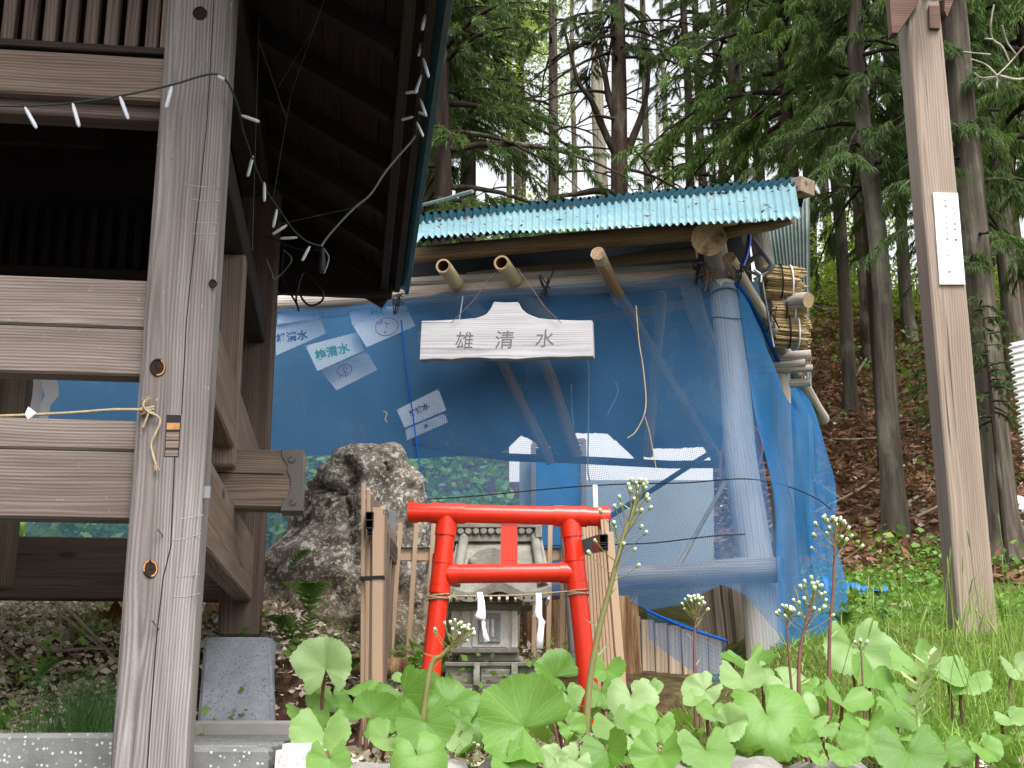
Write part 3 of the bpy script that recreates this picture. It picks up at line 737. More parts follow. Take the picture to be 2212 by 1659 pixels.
# ------------------------------------------------------------ red pipe torii
TD = 5.0
T = lambda x, y, o=0: at(x, y, TD + o)
base = T(1098, 1575); tor = thing('torii_gate', 'small bright red torii gate of plastic pipes standing in the butterbur', 'torii gate', (base.x, TD, H(base.x, TD) - .02))
RP = .0372
def pipe(name, a, b, r=RP, n=28, cap=False):
    mb = MB(); a, b = Vector(a), Vector(b); d = (b - a).normalized()
    mb.tube([a, b], r, n, True); return mb.build(name, M['red'], tor)
LA, LB = T(884, 1107), T(1315, 1117); lint = lambda x: LA.lerp(LB, (x - 884) / (1315 - 884))
pl_t, pl_b = lint(967), T(917, 1560); pr_t, pr_b = lint(1231), T(1285, 1620)
pl_b.z = min(pl_b.z, H(pl_b.x, TD) - .05); 
left = lambda y: pl_t.lerp(pl_b, (y - 1109) / (1560 - 1109)); right = lambda y: pr_t.lerp(pr_b, (y - 1115) / (1620 - 1115))
pipe('lintel', lint(900), lint(1300)); pipe('post', pl_t, pl_b); pipe('post', pr_t, pr_b)
ta, tbp = left(1235), right(1241); tie = lambda x: ta.lerp(tbp, (x - 957) / (1247 - 957))
pipe('tie_beam', ta, tbp)
for a, b in ((882, 903), (931, 952), (953, 984), (985, 1005), (1197, 1217), (1218, 1250), (1251, 1268), (1295, 1317)):
    pipe('coupling', lint(a), lint(b), RP + (.0046 if a not in (953, 1218) else .003))
for f, ys in ((left, ((1127, 1155), (1195, 1213), (1214, 1258), (1259, 1274))), (right, ((1133, 1162), (1200, 1216), (1217, 1262), (1263, 1280)))):
    for a, b in ys: pipe('coupling', f(a), f(b), RP + (.0046 if b - a < 30 else .003))
pipe('coupling', tie(973), tie(992), RP + .0046); pipe('coupling', tie(1212), tie(1230), RP + .0046)
mb = MB(); P = [T(1082, 1128, -.012), T(1117.5, 1128, -.012), T(1118, 1226, -.012), T(1081, 1226, -.012)]
mb.prism(P, (0, .024, 0)); mb.build('plaque', M['red'], tor)
# straw rope with two paper streamers
def rope_pts(pts, name, r, mat, parent=None, twist=2, **k):
    P = spline(pts, 6); mb = MB(); ln = 0
    for s in range(twist):
        Q = []
        for i, p in enumerate(P):
            t = (P[min(i + 1, len(P) - 1)] - P[max(i - 1, 0)]).normalized(); a = t.cross(Vector((0, .3, 1))).normalized(); b = t.cross(a)
            an = i * 1.1 + s * 2 * math.pi / twist; Q.append(p + (a * math.cos(an) + b * math.sin(an)) * r * .55)
        mb.tube(Q, r * .6, 5)
    return mb.build(name, mat, parent, **k)
def fine(pts, k):                               # resample a polyline more finely
    out = []
    for i in range(len(pts) - 1):
        for j in range(k): out.append(Vector(pts[i]).lerp(Vector(pts[i + 1]), j / k))
    return out + [Vector(pts[-1])]
rl, rr = left(1281), right(1284)
rp = thing('straw_rope', 'thin straw rope tied across the red torii posts', 'rope', rl)
mid = [rl + Vector((.045, -.03, 0)), rl.lerp(rr, .3) + Vector((0, -.035, -.006)), rl.lerp(rr, .6) + Vector((0, -.035, -.007)), rr + Vector((-.045, -.03, 0))]
rope_pts(fine(spline(mid, 6), 3), 'cord', .0032, M['rope'], rp)
for c in (rl, rr):
    for dz in (-.012, -.004, .005):
        rope_pts([c + Vector((.042 * math.cos(t), .042 * math.sin(t), dz + .004 * math.sin(t + dz * 300))) for t in [k * .35 for k in range(19)]], 'wrap', .003, M['rope'], rp)
mb = MB()
c = rl + Vector((.055, -.035, -.002))
for k in range(14):
    d = Vector((random.uniform(-1, 1), random.uniform(-.6, .3), random.uniform(-1, .6))).normalized() * random.uniform(.012, .03); mb.tube([c, c + d * .6, c + d + Vector((0, 0, -.004))], .0011, 4)
mb.build('knot_ends', M['rope'], rp)
def shide(pts_w, label, d, g='paper streamers on the torii rope'):
    mb = MB(); rows = []
    for (x, y, w, o, tw) in pts_w:
        rows.append([at(x + s * w / 2, y + s * tw, d + o + .004 * s * s + .008 * s * (tw / 6)) for s in (-1, -.5, 0, .5, 1)])
    mb.grid(rows); o = mb.build('paper_streamer', M['whitepaper']); s_ = o.modifiers.new('thickness', 'SOLIDIFY'); s_.thickness = .0008
    tag(centre(o), label, 'paper streamer', g)
shide([(1036, 1279, 12, -.045, 0), (1039, 1300, 16, -.045, 0), (1040, 1318, 17, -.05, 0), (1037, 1332, 24, -.055, 2), (1038, 1341, 20, -.05, 6), (1044, 1338, 12, -.045, 5), (1044, 1352, 8, -.05, 2), (1047, 1370, 10, -.055, -2), (1051, 1387, 14, -.06, -3)], 'white folded paper streamer hanging before the shrine door', TD)
shide([(1163, 1281, 11, -.045, 0), (1164, 1300, 14, -.045, 0), (1163, 1318, 15, -.05, 0), (1161, 1333, 20, -.055, 0), (1168, 1338, 22, -.05, 6), (1169, 1350, 14, -.048, -2), (1167, 1370, 15, -.052, 0), (1164, 1401, 17, -.055, 1)], 'white paper streamer hanging nearest the right torii post', TD)

# ------------------------------------------------------------ stone shrine
SD = 5.5
q = lambda x, y, o=0: at(x, y, SD + o)
sb = q(1070, 1532); shr = thing('stone_shrine', 'small lichened stone shrine with tiled ridge roof behind the red torii', 'shrine', (sb.x, SD + .2, H(sb.x, SD) - .05))
def blk(name, x0, y0, x1, y1, o0, th, mat=None, bev=.004):
    a, b = q(x0, y0, o0), q(x1, y1, o0); z0, z1 = min(a.z, b.z), max(a.z, b.z)
    me = bevel_box(b.x - a.x, th, z1 - z0, bev, -(b.x - a.x) / 2)
    return obj(name, me, mat or M['shrine'], shr, Matrix.Translation(((a.x + b.x) / 2, a.y + th / 2, (z0 + z1) / 2)))
blk('body', 975, 1318, 1117, 1412, .05, .26, M['shrine2'])
blk('pilaster', 997, 1318, 1015, 1400, .035, .03, M['shrine2']); blk('pilaster', 1104, 1318, 1118, 1400, .035, .03, M['shrine2'])
blk('lintel', 972, 1302, 1124, 1317, .025, .30)
blk('door_frame', 1020, 1318, 1096, 1398, .042, .02, M['shrine2'], .002)
blk('door', 1033.5, 1325, 1081, 1388, .030, .02, M['granite'], .003)
blk('door_relief', 1050, 1338, 1056, 1376, .026, .012, M['shrine2'], .002); blk('door_relief', 1061, 1338, 1067, 1376, .026, .012, M['shrine2'], .002)
blk('bracket_course', 968, 1286, 1128, 1301, .0, .34)
blk('sill', 972, 1400, 1120, 1411, .02, .30); blk('neck', 990, 1412, 1120, 1429, .05, .26)
blk('plinth', 962, 1430, 1178, 1482, .02, .36); blk('plinth_cap', 959, 1430, 1177, 1440, .0, .40)
for x in (1023, 1105):                          # curved cheeks of the little stair
    prof = [(0, 1431), (10, 1433), (18, 1442), (24, 1456), (27, 1470), (28, 1480)]
    mb = MB(); a = [q(x, y, -.01 - k * .0045) for k, y in prof]; a += [q(x, 1480, .02), q(x, 1431, .02)]
    mb.prism(a, q(x + 13, 1450).xyz - q(x, 1450).xyz); mb.build('stair_cheek', M['shrine'], shr)
for k in range(4): blk('step', 1038, 1434 + 12 * k, 1104, 1482, .01 - .03 * k, .06)
blk('base_slab', 970, 1478, 1182, 1497, -.12, .55); blk('base_slab', 978, 1497, 1170, 1517, -.10, .5); blk('base_slab', 982, 1517, 1165, 1560, -.09, .5)
for x in (966, 1168): blk('corner_stub', x, 1475, x + 9, 1486, -.11, .04)
# curved roof: rows of section points, concave slope with an arched front eave
def roof():
    mb = MB(); e0 = q(964, 1276, -.10).z; rz_ = q(1080, 1160, .14).z; xl, xr = q(964, 1270, -.10).x, q(1192, 1270, -.10).x; xc = (xl + xr) / 2; hw = (xr - xl) / 2
    rows = []
    for i in range(9):
        t = i / 8; y = lerp(SD - .10, SD + .17, t); zz = lerp(e0, rz_, t ** .80) - .02 * math.sin(math.pi * t); w = hw * lerp(1, .84, t); row = []
        for j in range(25):
            s = j / 12 - 1; x = xc + s * w
            arch = .035 * math.exp(-(s * 3.2) ** 2) * (1 - t) - .012 * math.exp(-((abs(s) - .55) * 5) ** 2) * (1 - t) + .018 * abs(s) ** 4 * (1 - t * .6)
            row.append((x, y, zz + arch))
        rows.append(row)
    top = rows; back = [[(p[0], SD + .17 + .25 * (1 - i / 8), p[2]) for p in r] for i, r in enumerate(rows)][::-1]
    allr = top + back[1:]
    mb.grid(allr); low = [[(p[0], p[1], p[2] - .038) for p in r] for r in allr]; mb.grid(low)
    n = 25; ed = lambda k: ([r[k] for r in allr], [r[k] for r in low])
    mb.grid([allr[0], low[0]], sm=False); mb.grid([allr[-1], low[-1]], sm=False)
    for k in (0, n - 1): mb.grid(list(ed(k)), sm=False)
    mb.build('roof', M['shrine'], shr)
    for j in range(13):                         # rafter ends below the eave
        s = (j - 6) / 6.4; x = xc + s * hw
        o = obj('rafter_end', bevel_box(.011, .3, .016, .002, -.0055), M['shrine2'], shr, Matrix.Translation((x, SD + .05, e0 - .03)))
    for s in (-.83, .83):                       # rounded verge rolls
        mb = MB(); mb.tube([(xc + s * lerp(1, .84, i / 8) * hw, lerp(SD - .09, SD + .15, i / 8), lerp(e0, rz_, (i / 8) ** .80) - .02 * math.sin(math.pi * i / 8) + .022) for i in range(9)], .022, 10); mb.build('verge_roll', M['shrine'], shr)
    mb = MB()                                   # arched gable ornament on the front slope
    for r, o in ((.085, 0), (.062, -.012)):
        P = [q(1062, 1222, .02 + o) + Vector((r * math.cos(math.pi * k / 12) * 1.15, -.005, r * math.sin(math.pi * k / 12) * .9)) for k in range(13)]; mb.prism(P, (0, .09, 0))
    mb.build('gable_ornament', M['shrine'], shr)
    for px in (1024, 1098):
        me = boulder_mesh(.026, .03, .024, px, 3, .15, 2.2); obj('cloud_scroll', me, M['shrine'], shr, Matrix.Translation(q(px, 1216, .03)))
roof()
blk('ridge_course', 978, 1154, 1164, 1170, .12, .14); blk('ridge', 980, 1139, 1162, 1155, .125, .12); blk('ridge_cap', 974, 1130, 1168, 1140, .10, .16)
for x in [995 + 16.4 * k for k in range(10)]:
    mb = MB(); c = q(x, 1148, .12); mb.tube([c, c + Vector((0, -.012, 0)), c + Vector((0, -.016, 0))], [.0155, .0155, .011], 16); mb.build('ridge_boss', M['shrine'], shr)
for x in (1156, 968):
    blk('ridge_end', x, 1134, x + 15, 1162, .09, .17)

# ------------------------------------------------------------ bronze aluminium fence
fen = thing('aluminium_fence', 'bronze aluminium picket fence standing in a U round the stone shrine', 'fence', at(1080, 1480, 5.4) * 1)
def bar(a, b, w=.022, th=.012, mat='alu', name='picket', up=Vector((0, 1, 0))):
    return beam(name, a, b, w, th, M[mat], fen, .002, up=up)
# left wing: pickets both sides of a rail that runs back from 4.45 m to 5.9 m
n = 7
for i in range(n):
    t = i / (n - 1); d = lerp(4.5, 5.75, t)
    xt, yt, xb = lerp(785, 832, t ** .8), lerp(1044, 1108, t ** .8), lerp(786, 830, t)
    a, b = at(xt, yt, d), at(xb, 1480, d); a.x = lerp(a.x, b.x, 0); b.z = min(b.z, H(b.x, d) + .02)
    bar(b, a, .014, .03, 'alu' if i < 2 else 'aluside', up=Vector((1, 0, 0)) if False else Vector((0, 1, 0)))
for i in range(6):
    t = i / 5; d = lerp(4.46, 5.75, t)
    xt, yt, xb = lerp(816, 848, t ** .8), lerp(1097, 1150, t ** .8), lerp(817, 838, t)
    a, b = at(xt, yt, d), at(xb, 1480, d); b.z = min(b.z, H(b.x, d) + .02)
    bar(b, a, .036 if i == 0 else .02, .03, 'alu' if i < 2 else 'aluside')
def channel(a, b, w, h, name='rail', mat='aludark'):   # hollow box rail with an open end
    a, b = Vector(a), Vector(b); L = (b - a).length; t = .003; mb = MB()
    for y, z, sy, sz in ((0, h / 2, w, t), (0, -h / 2, w, t), (w / 2, 0, t, h - t), (-w / 2, 0, t, h - t), (0, 0, w - t, t)):
        mb.box((L / 2, y, z), (L, sy, sz))
    return mb.build(name, M[mat], fen, axisM(a, b))
channel(at(798, 1123, 4.43), at(852, 1196, 5.85), .026, .055); 
a, b = at(800, 1150, 4.45), at(852, 1215, 5.85); channel(a, b, .02, .02)
a = at(849, 1104, 5.85); b = at(833, 1480, 5.85); bar(b, a, .034, .034, 'steel', 'corner_post')
# black band round the left bundle
mb = MB(); p = [at(778, 1252, 4.44), at(829, 1250, 4.44), at(829, 1243, 4.44), at(778, 1245, 4.44)]; mb.prism(p, (0, .05, 0)); mb.build('cable_tie', M['blackcord'], fen)
# back wing
ra, rb = at(852, 1200, 5.9), at(1242, 1200, 5.9)
o = beam('rail', ra, rb, .02, .05, M['alu'], fen, .002); beam('rail', ra + Vector((0, -.006, .032)), rb + Vector((0, -.006, .032)), .035, .007, M['aludark'], fen, .001)
for i, xb in enumerate((840, 877, 916, 955, 994, 1034, 1074, 1114, 1151, 1183, 1213)):
    dx = lerp(25, 4, (xb - 840) / 375)
    a, b = at(xb + dx, 1130, 5.88), at(xb, 1490, 5.88); b.z = min(b.z, H(b.x, 5.88) + .02)
    bar(b, a, .022, .012)
    mb = MB(); c = ra.lerp(rb, (xb + dx * .78 - 852) / 390) + Vector((0, -.012, 0)); mb.tube([c, c + Vector((0, -.005, 0))], .006, 8); mb.build('screw', M['aludark'], fen)
# right wing: a sheaf of ribbed pickets seen along the rail
for i in range(9):
    t = i / 8; d = lerp(5.85, 4.75, t)
    xt, xb = lerp(1256, 1309, t), lerp(1268, 1343, t)
    a, b = at(xt, lerp(1128, 1122, t), d), at(xb, 1490, d); b.z = min(b.z, H(b.x, d) + .02)
    bar(b, a, .020, .016, 'alu')
    beam('groove', b + Vector((.0112, -.004, 0)), a + Vector((.0112, -.004, 0)), .0022, .012, M['aludark'], fen, .0004, up=Vector((0, 1, 0)))
a, b = at(1285, 1048, 5.7), at(1299, 1480, 5.7); bar(b, a, .022, .02, 'whitesheet', 'trim_strip')
a, b = at(1316, 1150, 4.7), at(1345, 1495, 4.7); bar(b, a, .03, .02, 'alu')
channel(at(1304, 1172, 4.66), at(1248, 1186, 5.85), .03, .058)
channel(at(1303, 1182, 4.66), at(1248, 1192, 5.85), .022, .02)
a, b = at(1215, 1130, 5.8), at(1243, 1490, 5.8); mb = MB(); mb.tube([b, a], .016, 10); mb.build('steel_pole', M['steel'], fen)

# ------------------------------------------------------------ log shed with teal roof
shed = thing('log_shed', 'rustic log shed with teal corrugated roof and dark open front', 'shed', at(1640, 1400, 6.25))
LG = [M['log'], M['endgrain']]; BL = [M['browlog'], M['endgrain']]
def slog(name, a, b, w0, w1, mats=LG, **k): return log(name, at(*a), at(*b), w0, w1, mats, shed, **k)
slog('corner_post', (1561, 612, 6.30), (1656, 1440, 6.22), .068, .095, [M['logpale'], M['endgrain']], n=20, seg=16, wob=.05)
slog('post_top', (1543, 520, 6.36), (1562, 625, 6.34), .062, .062)
slog('top_log', (40, 700, 7.35), (1572, 590, 6.33), .055, .052, seg=24, wob=.08)
slog('top_log', (880, 612, 6.85), (1568, 577, 6.36), .03, .035, seg=14)
slog('lower_log', (1180, 1256, 6.6), (1690, 1233, 6.07), .058, .062, n=18, seg=14, wob=.06)
slog('cross_log', (1676, 1286, 6.25), (1580, 1262, 7.6), .034, .04)
slog('side_log', (1574, 557, 6.12), (1779, 906, 7.9), .036, .042, seg=14, bend=.0)
slog('wrapped_log', (1490, 613, 6.36), (1558, 850, 7.3), .052, .055, n=18)
slog('purlin', (1530, 513, 6.0), (1580, 460, 7.5), .085, .08, BL, n=22, wob=.05)
slog('eave_log', (860, 552, 6.85), (1545, 497, 6.22), .042, .05, BL, seg=18, n=16)
slog('eave_log', (1500, 520, 6.3), (1712, 474, 5.95), .036, .026, BL)
slog('inner_log', (1010, 605, 7.2), (1505, 545, 6.7), .045, .035, BL)
slog('back_post', (1640, 492, 6.9), (1684, 800, 7.1), .052, .06, seg=12)
slog('back_post', (1684, 800, 7.1), (1700, 1330, 7.2), .06, .07)
slog('back_post', (640, 640, 8.4), (600, 1330, 8.4), .06, .07)
slog('ridge_log', (880, 500, 7.35), (1743, 407, 6.70), .045, .05, LG)
slog('tie_log', (1640, 661, 7.0), (1748, 651, 6.7), .05, .045, LG)
slog('inner_rafter', (1130, 640, 7.0), (1245, 985, 7.45), .035, .035, BL)
slog('inner_rafter', (1020, 650, 7.1), (1190, 1000, 7.5), .03, .03, BL)
slog('inner_rafter', (1430, 630, 6.8), (1400, 985, 7.3), .028, .028, BL)
beam('inner_board', at(1200, 702, 7.1), at(1500, 655, 6.9), .02, .05, M['oldplank'], shed)
slog('rafter', (1285, 548, 6.15), (1545, 985, 7.6), .026, .036, BL)
for (x, y, d, x2, y2, d2, r, hol) in ((957, 574, 6.35, 1052, 700, 7.3, .040, 1), (1083, 567, 6.3, 1180, 690, 7.2, .041, 1), (1291, 547, 6.12, 1340, 650, 6.7, .036, 0)):
    a, b = at(x, y, d), at(x2, y2, d2); L = (b - a).length; mb = MB(); n = 20
    if hol:
        mb.tube([(0, 0, 0), (.02, 0, 0), (.24, 0, 0), (.245, 0, 0), (.255, 0, 0), (L, 0, 0)], [r, r, r * .98, r * 1.07, r * .98, r * .95], n, False)
        c = lambda rr, xx: [(xx, rr * math.cos(2 * math.pi * j / n), rr * math.sin(2 * math.pi * j / n)) for j in range(n)]
        mb.grid([c(r, 0), c(r * .76, 0)], 2, False, True); mb.grid([c(r * .76, 0), c(r * .74, .12)], 1, True, True); mb.add(c(r * .74, .12), [tuple(range(n))], 1)
    else: mb.tube([(0, 0, 0), (.2, 0, 0), (L, 0, 0)], [r, r, r], n, True, 0, 2)
    o = mb.build('bamboo_pole' if hol else 'pole', [M['bamboo'], M['bambooin'], M['endgrain']], shed, axisM(a, b))
slog('bamboo_pole', (868, 612, 6.7), (900, 622, 7.6), .038, .036, [M['bamboo'], M['bambooin']])
def cpatch(c00, c10, c11, c01, nu, nv, amp, waves, phase=0, sag=0):   # corrugated sheet between four corners (u across the flutes)
    rows = []; nrm = (c10 - c00).cross(c01 - c00).normalized()
    if nrm.y > 0: nrm = -nrm
    for j in range(nv + 1):
        t = j / nv; row = []
        for i in range(nu + 1):
            s = i / nu; p = c00.lerp(c10, s).lerp(c01.lerp(c11, s), t)
            row.append(p + nrm * (amp * math.sin(2 * math.pi * waves * s + phase) + sag * math.sin(math.pi * s) * math.sin(math.pi * t) + .008 * noise.noise(p * 2)))
        rows.append(row)
    mb = MB(); mb.grid(rows); return mb
def sheet(name, mb, mat, parent=shed, th=.0015):
    o = mb.build(name, mat, parent); s_ = o.modifiers.new('thickness', 'SOLIDIFY'); s_.thickness = th; return o
# roof sheets (three across), ridge capping and the sheets of the rear slope
E0, E1, R1, R0 = at(884, 516, 6.45), at(1729, 470, 5.72), at(1717, 398, 6.62), at(884, 484, 7.3)
R1.z += .0
cuts = [0, .31, .66, 1]
for k in range(3):
    a, b = cuts[k], cuts[k + 1] + (.012 if k < 2 else 0)
    up = Vector((0, -.002, .003)) * (2 - k)
    wv = 56 * (b - a)
    sheet('roof_sheet', cpatch(E0.lerp(E1, a) + up, E0.lerp(E1, b) + up, R0.lerp(R1, b) + up, R0.lerp(R1, a) + up, int(wv * 8), 6, .0085, wv, a * 56 * 2 * math.pi), M['roofteal'])
lift = Vector((0, .03, .012))
q0, q1 = at(884, 488, 7.26), at(1722, 403, 6.58); q3, q2 = at(884, 465, 7.31), at(1746, 382, 6.63)
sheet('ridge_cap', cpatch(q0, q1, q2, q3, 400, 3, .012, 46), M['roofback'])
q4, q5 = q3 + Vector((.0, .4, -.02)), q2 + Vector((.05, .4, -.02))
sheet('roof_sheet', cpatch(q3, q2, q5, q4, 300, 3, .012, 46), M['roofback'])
beam('barge_board', at(1722, 408, 6.66), at(1746, 402, 6.6), .12, .09, M['oldplank'], shed, .004)
a, b = at(893, 530, 6.3), at(905, 503, 6.35)
sheet('flashing', cpatch(at(878, 533, 6.35), at(896, 527, 6.3), at(925, 498, 6.5), at(893, 500, 6.5), 8, 4, .002, 1), M['roofteal'])
# right hand wall sheet, black lining, back wall
w0, w1, w2, w3 = at(1648, 470, 8.4), at(1749, 425, 8.15), at(1750, 780, 8.15), at(1700, 780, 8.4)
sheet('wall_sheet', cpatch(w0, w1, w2, w3, 160, 4, .011, 12), M['sidesheet'])
w4, w5 = at(1757, 1200, 8.15), at(1700, 1200, 8.4)
sheet('wall_sheet', cpatch(w3, w2, w4, w5, 160, 4, .011, 12), M['sidesheet'])
def soft(c00, c10, c11, c01, nu, nv, amp, f=3, seed=0):
    rows = []; nrm = (c10 - c00).cross(c01 - c00).normalized()
    for j in range(nv + 1):
        t = j / nv; rows.append([(lambda p: p + nrm * amp * noise.noise(p * f + Vector((seed, 0, 0))))(c00.lerp(c10, i / nu).lerp(c01.lerp(c11, i / nu), t)) for i in range(nu + 1)])
    mb = MB(); mb.grid(rows); return mb
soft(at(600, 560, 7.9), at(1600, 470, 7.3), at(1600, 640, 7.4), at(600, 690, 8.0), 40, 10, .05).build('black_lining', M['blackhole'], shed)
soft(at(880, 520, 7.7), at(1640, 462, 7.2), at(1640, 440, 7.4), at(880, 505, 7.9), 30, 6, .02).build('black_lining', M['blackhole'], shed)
# inside: navy shade net with a ragged lower edge
def ragged():
    pts = [(60, 1000), (600, 985), (760, 985), (900, 990), (1000, 985), (1090, 975), (1125, 940), (1140, 946), (1165, 960), (1178, 958), (1205, 975), (1232, 1003), (1236, 1000), (1215, 955), (1212, 946), (1240, 935), (1290, 937), (1312, 938), (1345, 968), (1378, 1000), (1394, 1000), (1395, 984), (1392, 968), (1460, 970), (1530, 966), (1545, 975), (1580, 990), (1720, 1000)]
    xs_ = [p[0] for p in pts]; rows = []
    N_ = 260
    for j in range(13):
        row = []
        for i in range(N_ + 1):
            x = 60 + (1660) * i / N_; yb = np.interp(x, xs_, [p[1] for p in pts]) + 3 * noise.noise(Vector((x * .11, 0, 0)))
            yt = lerp(690, 600, (x - 60) / 1660); d = lerp(8.15, 7.55, (x - 60) / 1660)
            p = at(x, lerp(yt, yb, j / 12), d); p.y += .05 * noise.noise(p * 2.2); row.append(p)
        rows.append(row)
    mb = MB(); mb.grid(rows); return mb
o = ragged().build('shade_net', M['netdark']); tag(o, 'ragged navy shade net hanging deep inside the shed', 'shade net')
# uv in metres for net patches
def uvmesh(o, su=None):
    me = o.data; uv = me.uv_layers.new(name='UVMap'); return uv
def net_patch(name, edges, nu, nv, amp, mat, label, cat='net', f=2.5, fold=0, seed=0, parent=None, group=None):
    """edges: function (s,t) -> point; uv in metres"""
    P = [[edges(i / nu, j / nv) for i in range(nu + 1)] for j in range(nv + 1)]
    nrm = (P[0][-1] - P[0][0]).cross(P[-1][0] - P[0][0]).normalized()
    vs = []; uvs = []
    L = (P[0][-1] - P[0][0]).length; Hh = (P[-1][0] - P[0][0]).length
    for j in range(nv + 1):
        for i in range(nu + 1):
            p = P[j][i]; t = j / nv; s = i / nu
            w = amp * noise.noise(p * f + Vector((seed, 0, 0))) + fold * t * math.sin(s * 26 + 3 * noise.noise(Vector((s * 6, t * 1.5, seed)))) * (.3 + noise.noise(Vector((s * 9, t * 2, seed + 5))))
            vs.append(p + nrm * w); uvs.append((s * L + .004 * noise.noise(p * 6), t * Hh))
    fs = [(j * (nu + 1) + i, j * (nu + 1) + i + 1, (j + 1) * (nu + 1) + i + 1, (j + 1) * (nu + 1) + i) for j in range(nv) for i in range(nu)]
    me = bpy.data.meshes.new(name); me.from_pydata([tuple(v) for v in vs], [], fs); uv = me.uv_layers.new(name='UVMap')
    li = np.empty(len(me.loops), int); me.loops.foreach_get('vertex_index', li)
    uv.data.foreach_set('uv', np.array(uvs, float)[li].ravel()); me.polygons.foreach_set('use_smooth', [True] * len(fs))
    if parent: me.transform(WM[parent.name].inverted())
    o = obj(name, me, mat, parent)
    if label: tag(o, label, cat, group)
    return o
def front_edge(s, t):
    x0, x1 = 40, 1592
    xt = lerp(x0, x1, s); yt = np.interp(xt, [40, 605, 860, 1000, 1170, 1400, 1480, 1520, 1592], [708, 668, 640, 628, 618, 604, 588, 600, 612])
    dt = lerp(7.28, 6.215, s)
    xb = lerp(60, 1712, s); yb = np.interp(xb, [40, 500, 900, 1335, 1400, 1470, 1560, 1610, 1716], [1300, 1290, 1285, 1288, 1318, 1306, 1262, 1285, 1412])
    db = lerp(7.3, 5.93, s)
    p0, p1 = at(xt, yt, dt), at(xb, yb, db)
    return p0.lerp(p1, t)
net_patch('insect_net', front_edge, 150, 60, .022, M['net'], 'blue insect net stretched across the open shed front behind the sign', f=2.2)
def side_edge(s, t):
    a = at(*[lerp(u, v, s) for u, v in zip((1590, 612, 6.2), (1768, 915, 7.85))]); a.z += .03 * math.sin(s * 9)
    if s > .72: a.z -= .22 * (s - .72)
    b = at(*[lerp(u, v, s) for u, v in zip((1710, 1425, 5.9), (1832, 1335, 6.75))])
    p = a.lerp(b, t); p.x += .05 * math.sin(math.pi * t) * s; return p
net_patch('side_net', side_edge, 90, 70, .06, M['netside'], 'bright blue net draped down the right flank of the shed', f=1.8, fold=.05)
mb = MB(); mb.tube(spline([front_edge(.529, .09) + Vector((0, -.02, 0)), front_edge(.527, .3) + Vector((.01, -.025, 0)), front_edge(.532, .6) + Vector((0, -.025, 0))], 8), .004, 5); tag(centre(mb.build('net_seam', M['nethem'])), 'vertical blue seam in the net left of the sign', 'net seam')
# rolled hem along the top of the side net
mb = MB(); mb.tube([side_edge(k / 24, 0) + Vector((-.004, -.02, -.01)) for k in range(25)], [.012 + .004 * noise.noise(Vector((k, 0, 0))) for k in range(25)], 8); o = mb.build('net_hem', M['nethem'])
tag(centre(o), 'bunched deep blue hem along the sloping side log', 'net hem')
net_patch('loose_net', lambda s, t: at(lerp(1398, 1565, s), lerp(lerp(1318, 1378, s), lerp(1372, 1490, s ** .8), t), 6.0 - .12 * s).lerp(at(1, 1, 1), 0), 40, 16, .02, M['nethem'] if False else M['net'], 'loose flap of blue net sagging over the low planks', f=4)
mb = MB(); mb.tube([at(lerp(1396, 1570, k / 16), lerp(1318, 1384, k / 16) + 5 * math.sin(k / 16 * 3.1), 5.99 - .12 * k / 16) for k in range(17)], .006, 7); o = mb.build('net_hem', M['nethem']); tag(centre(o), 'blue hem band across the loose net flap by the planks', 'net hem')
# scrap of blue tarp on the grass
g0 = ground_at(1868, 1302, 5.5) + Vector((0, 0, .035))
tarp = soft(g0 + Vector((-.22, -.08, .05)), g0 + Vector((.12, -.1, .03)), g0 + Vector((.16, .16, .05)), g0 + Vector((-.25, .12, .12)), 30, 16, .06, 9).build('tarp_scrap', M['tarpblue'])
tag(centre(tarp), 'crumpled scrap of blue tarp lying on the grass', 'tarp')
p = ground_at(1900, 1313, 5.5); o = beam('wood_scrap', p + Vector((.02, -.03, .01)), p + Vector((.32, .04, .012)), .07, .025, M['oldplank']); tag(o, 'weathered wood scrap beside the blue tarp', 'plank scrap')
p = ground_at(1855, 1280, 5.5); o = beam('wood_scrap', p + Vector((-.02, .1, .02)), p + Vector((.34, .16, .02)), .08, .025, M['oldplank']); tag(o, 'pale board half sunk in grass behind the blue tarp', 'plank scrap')
# low plank fence under the net
pf = thing('plank_fence', 'leaning old vertical planks at the foot of the shed', 'plank fence', at(1460, 1460, 6.25))
for i in range(8):
    x0 = 1330 + 29 * i; d = 6.35 - .018 * i
    yt = lerp(1322, 1375, i / 7) + random.uniform(-3, 3)
    a, b = at(x0 + 15, 1480, d), at(x0 + 10, yt, d + .06); beam('plank', a, b, .064, .018, M['oldplank'], pf, .003, up=Vector((0, 1, 0)))
for (x0, x1, yt, d) in ((1496, 1538, 1268, 6.75), (1538, 1575, 1262, 6.72), (1577, 1604, 1260, 6.68)):
    a, b = at((x0 + x1) / 2 + 18, 1440, d), at((x0 + x1) / 2, yt, d + .05); beam('plank', a, b, mpp(d) * (x1 - x0) * 1.0, .02, M['oldplank'], pf, .003, up=Vector((0, 1, 0)))

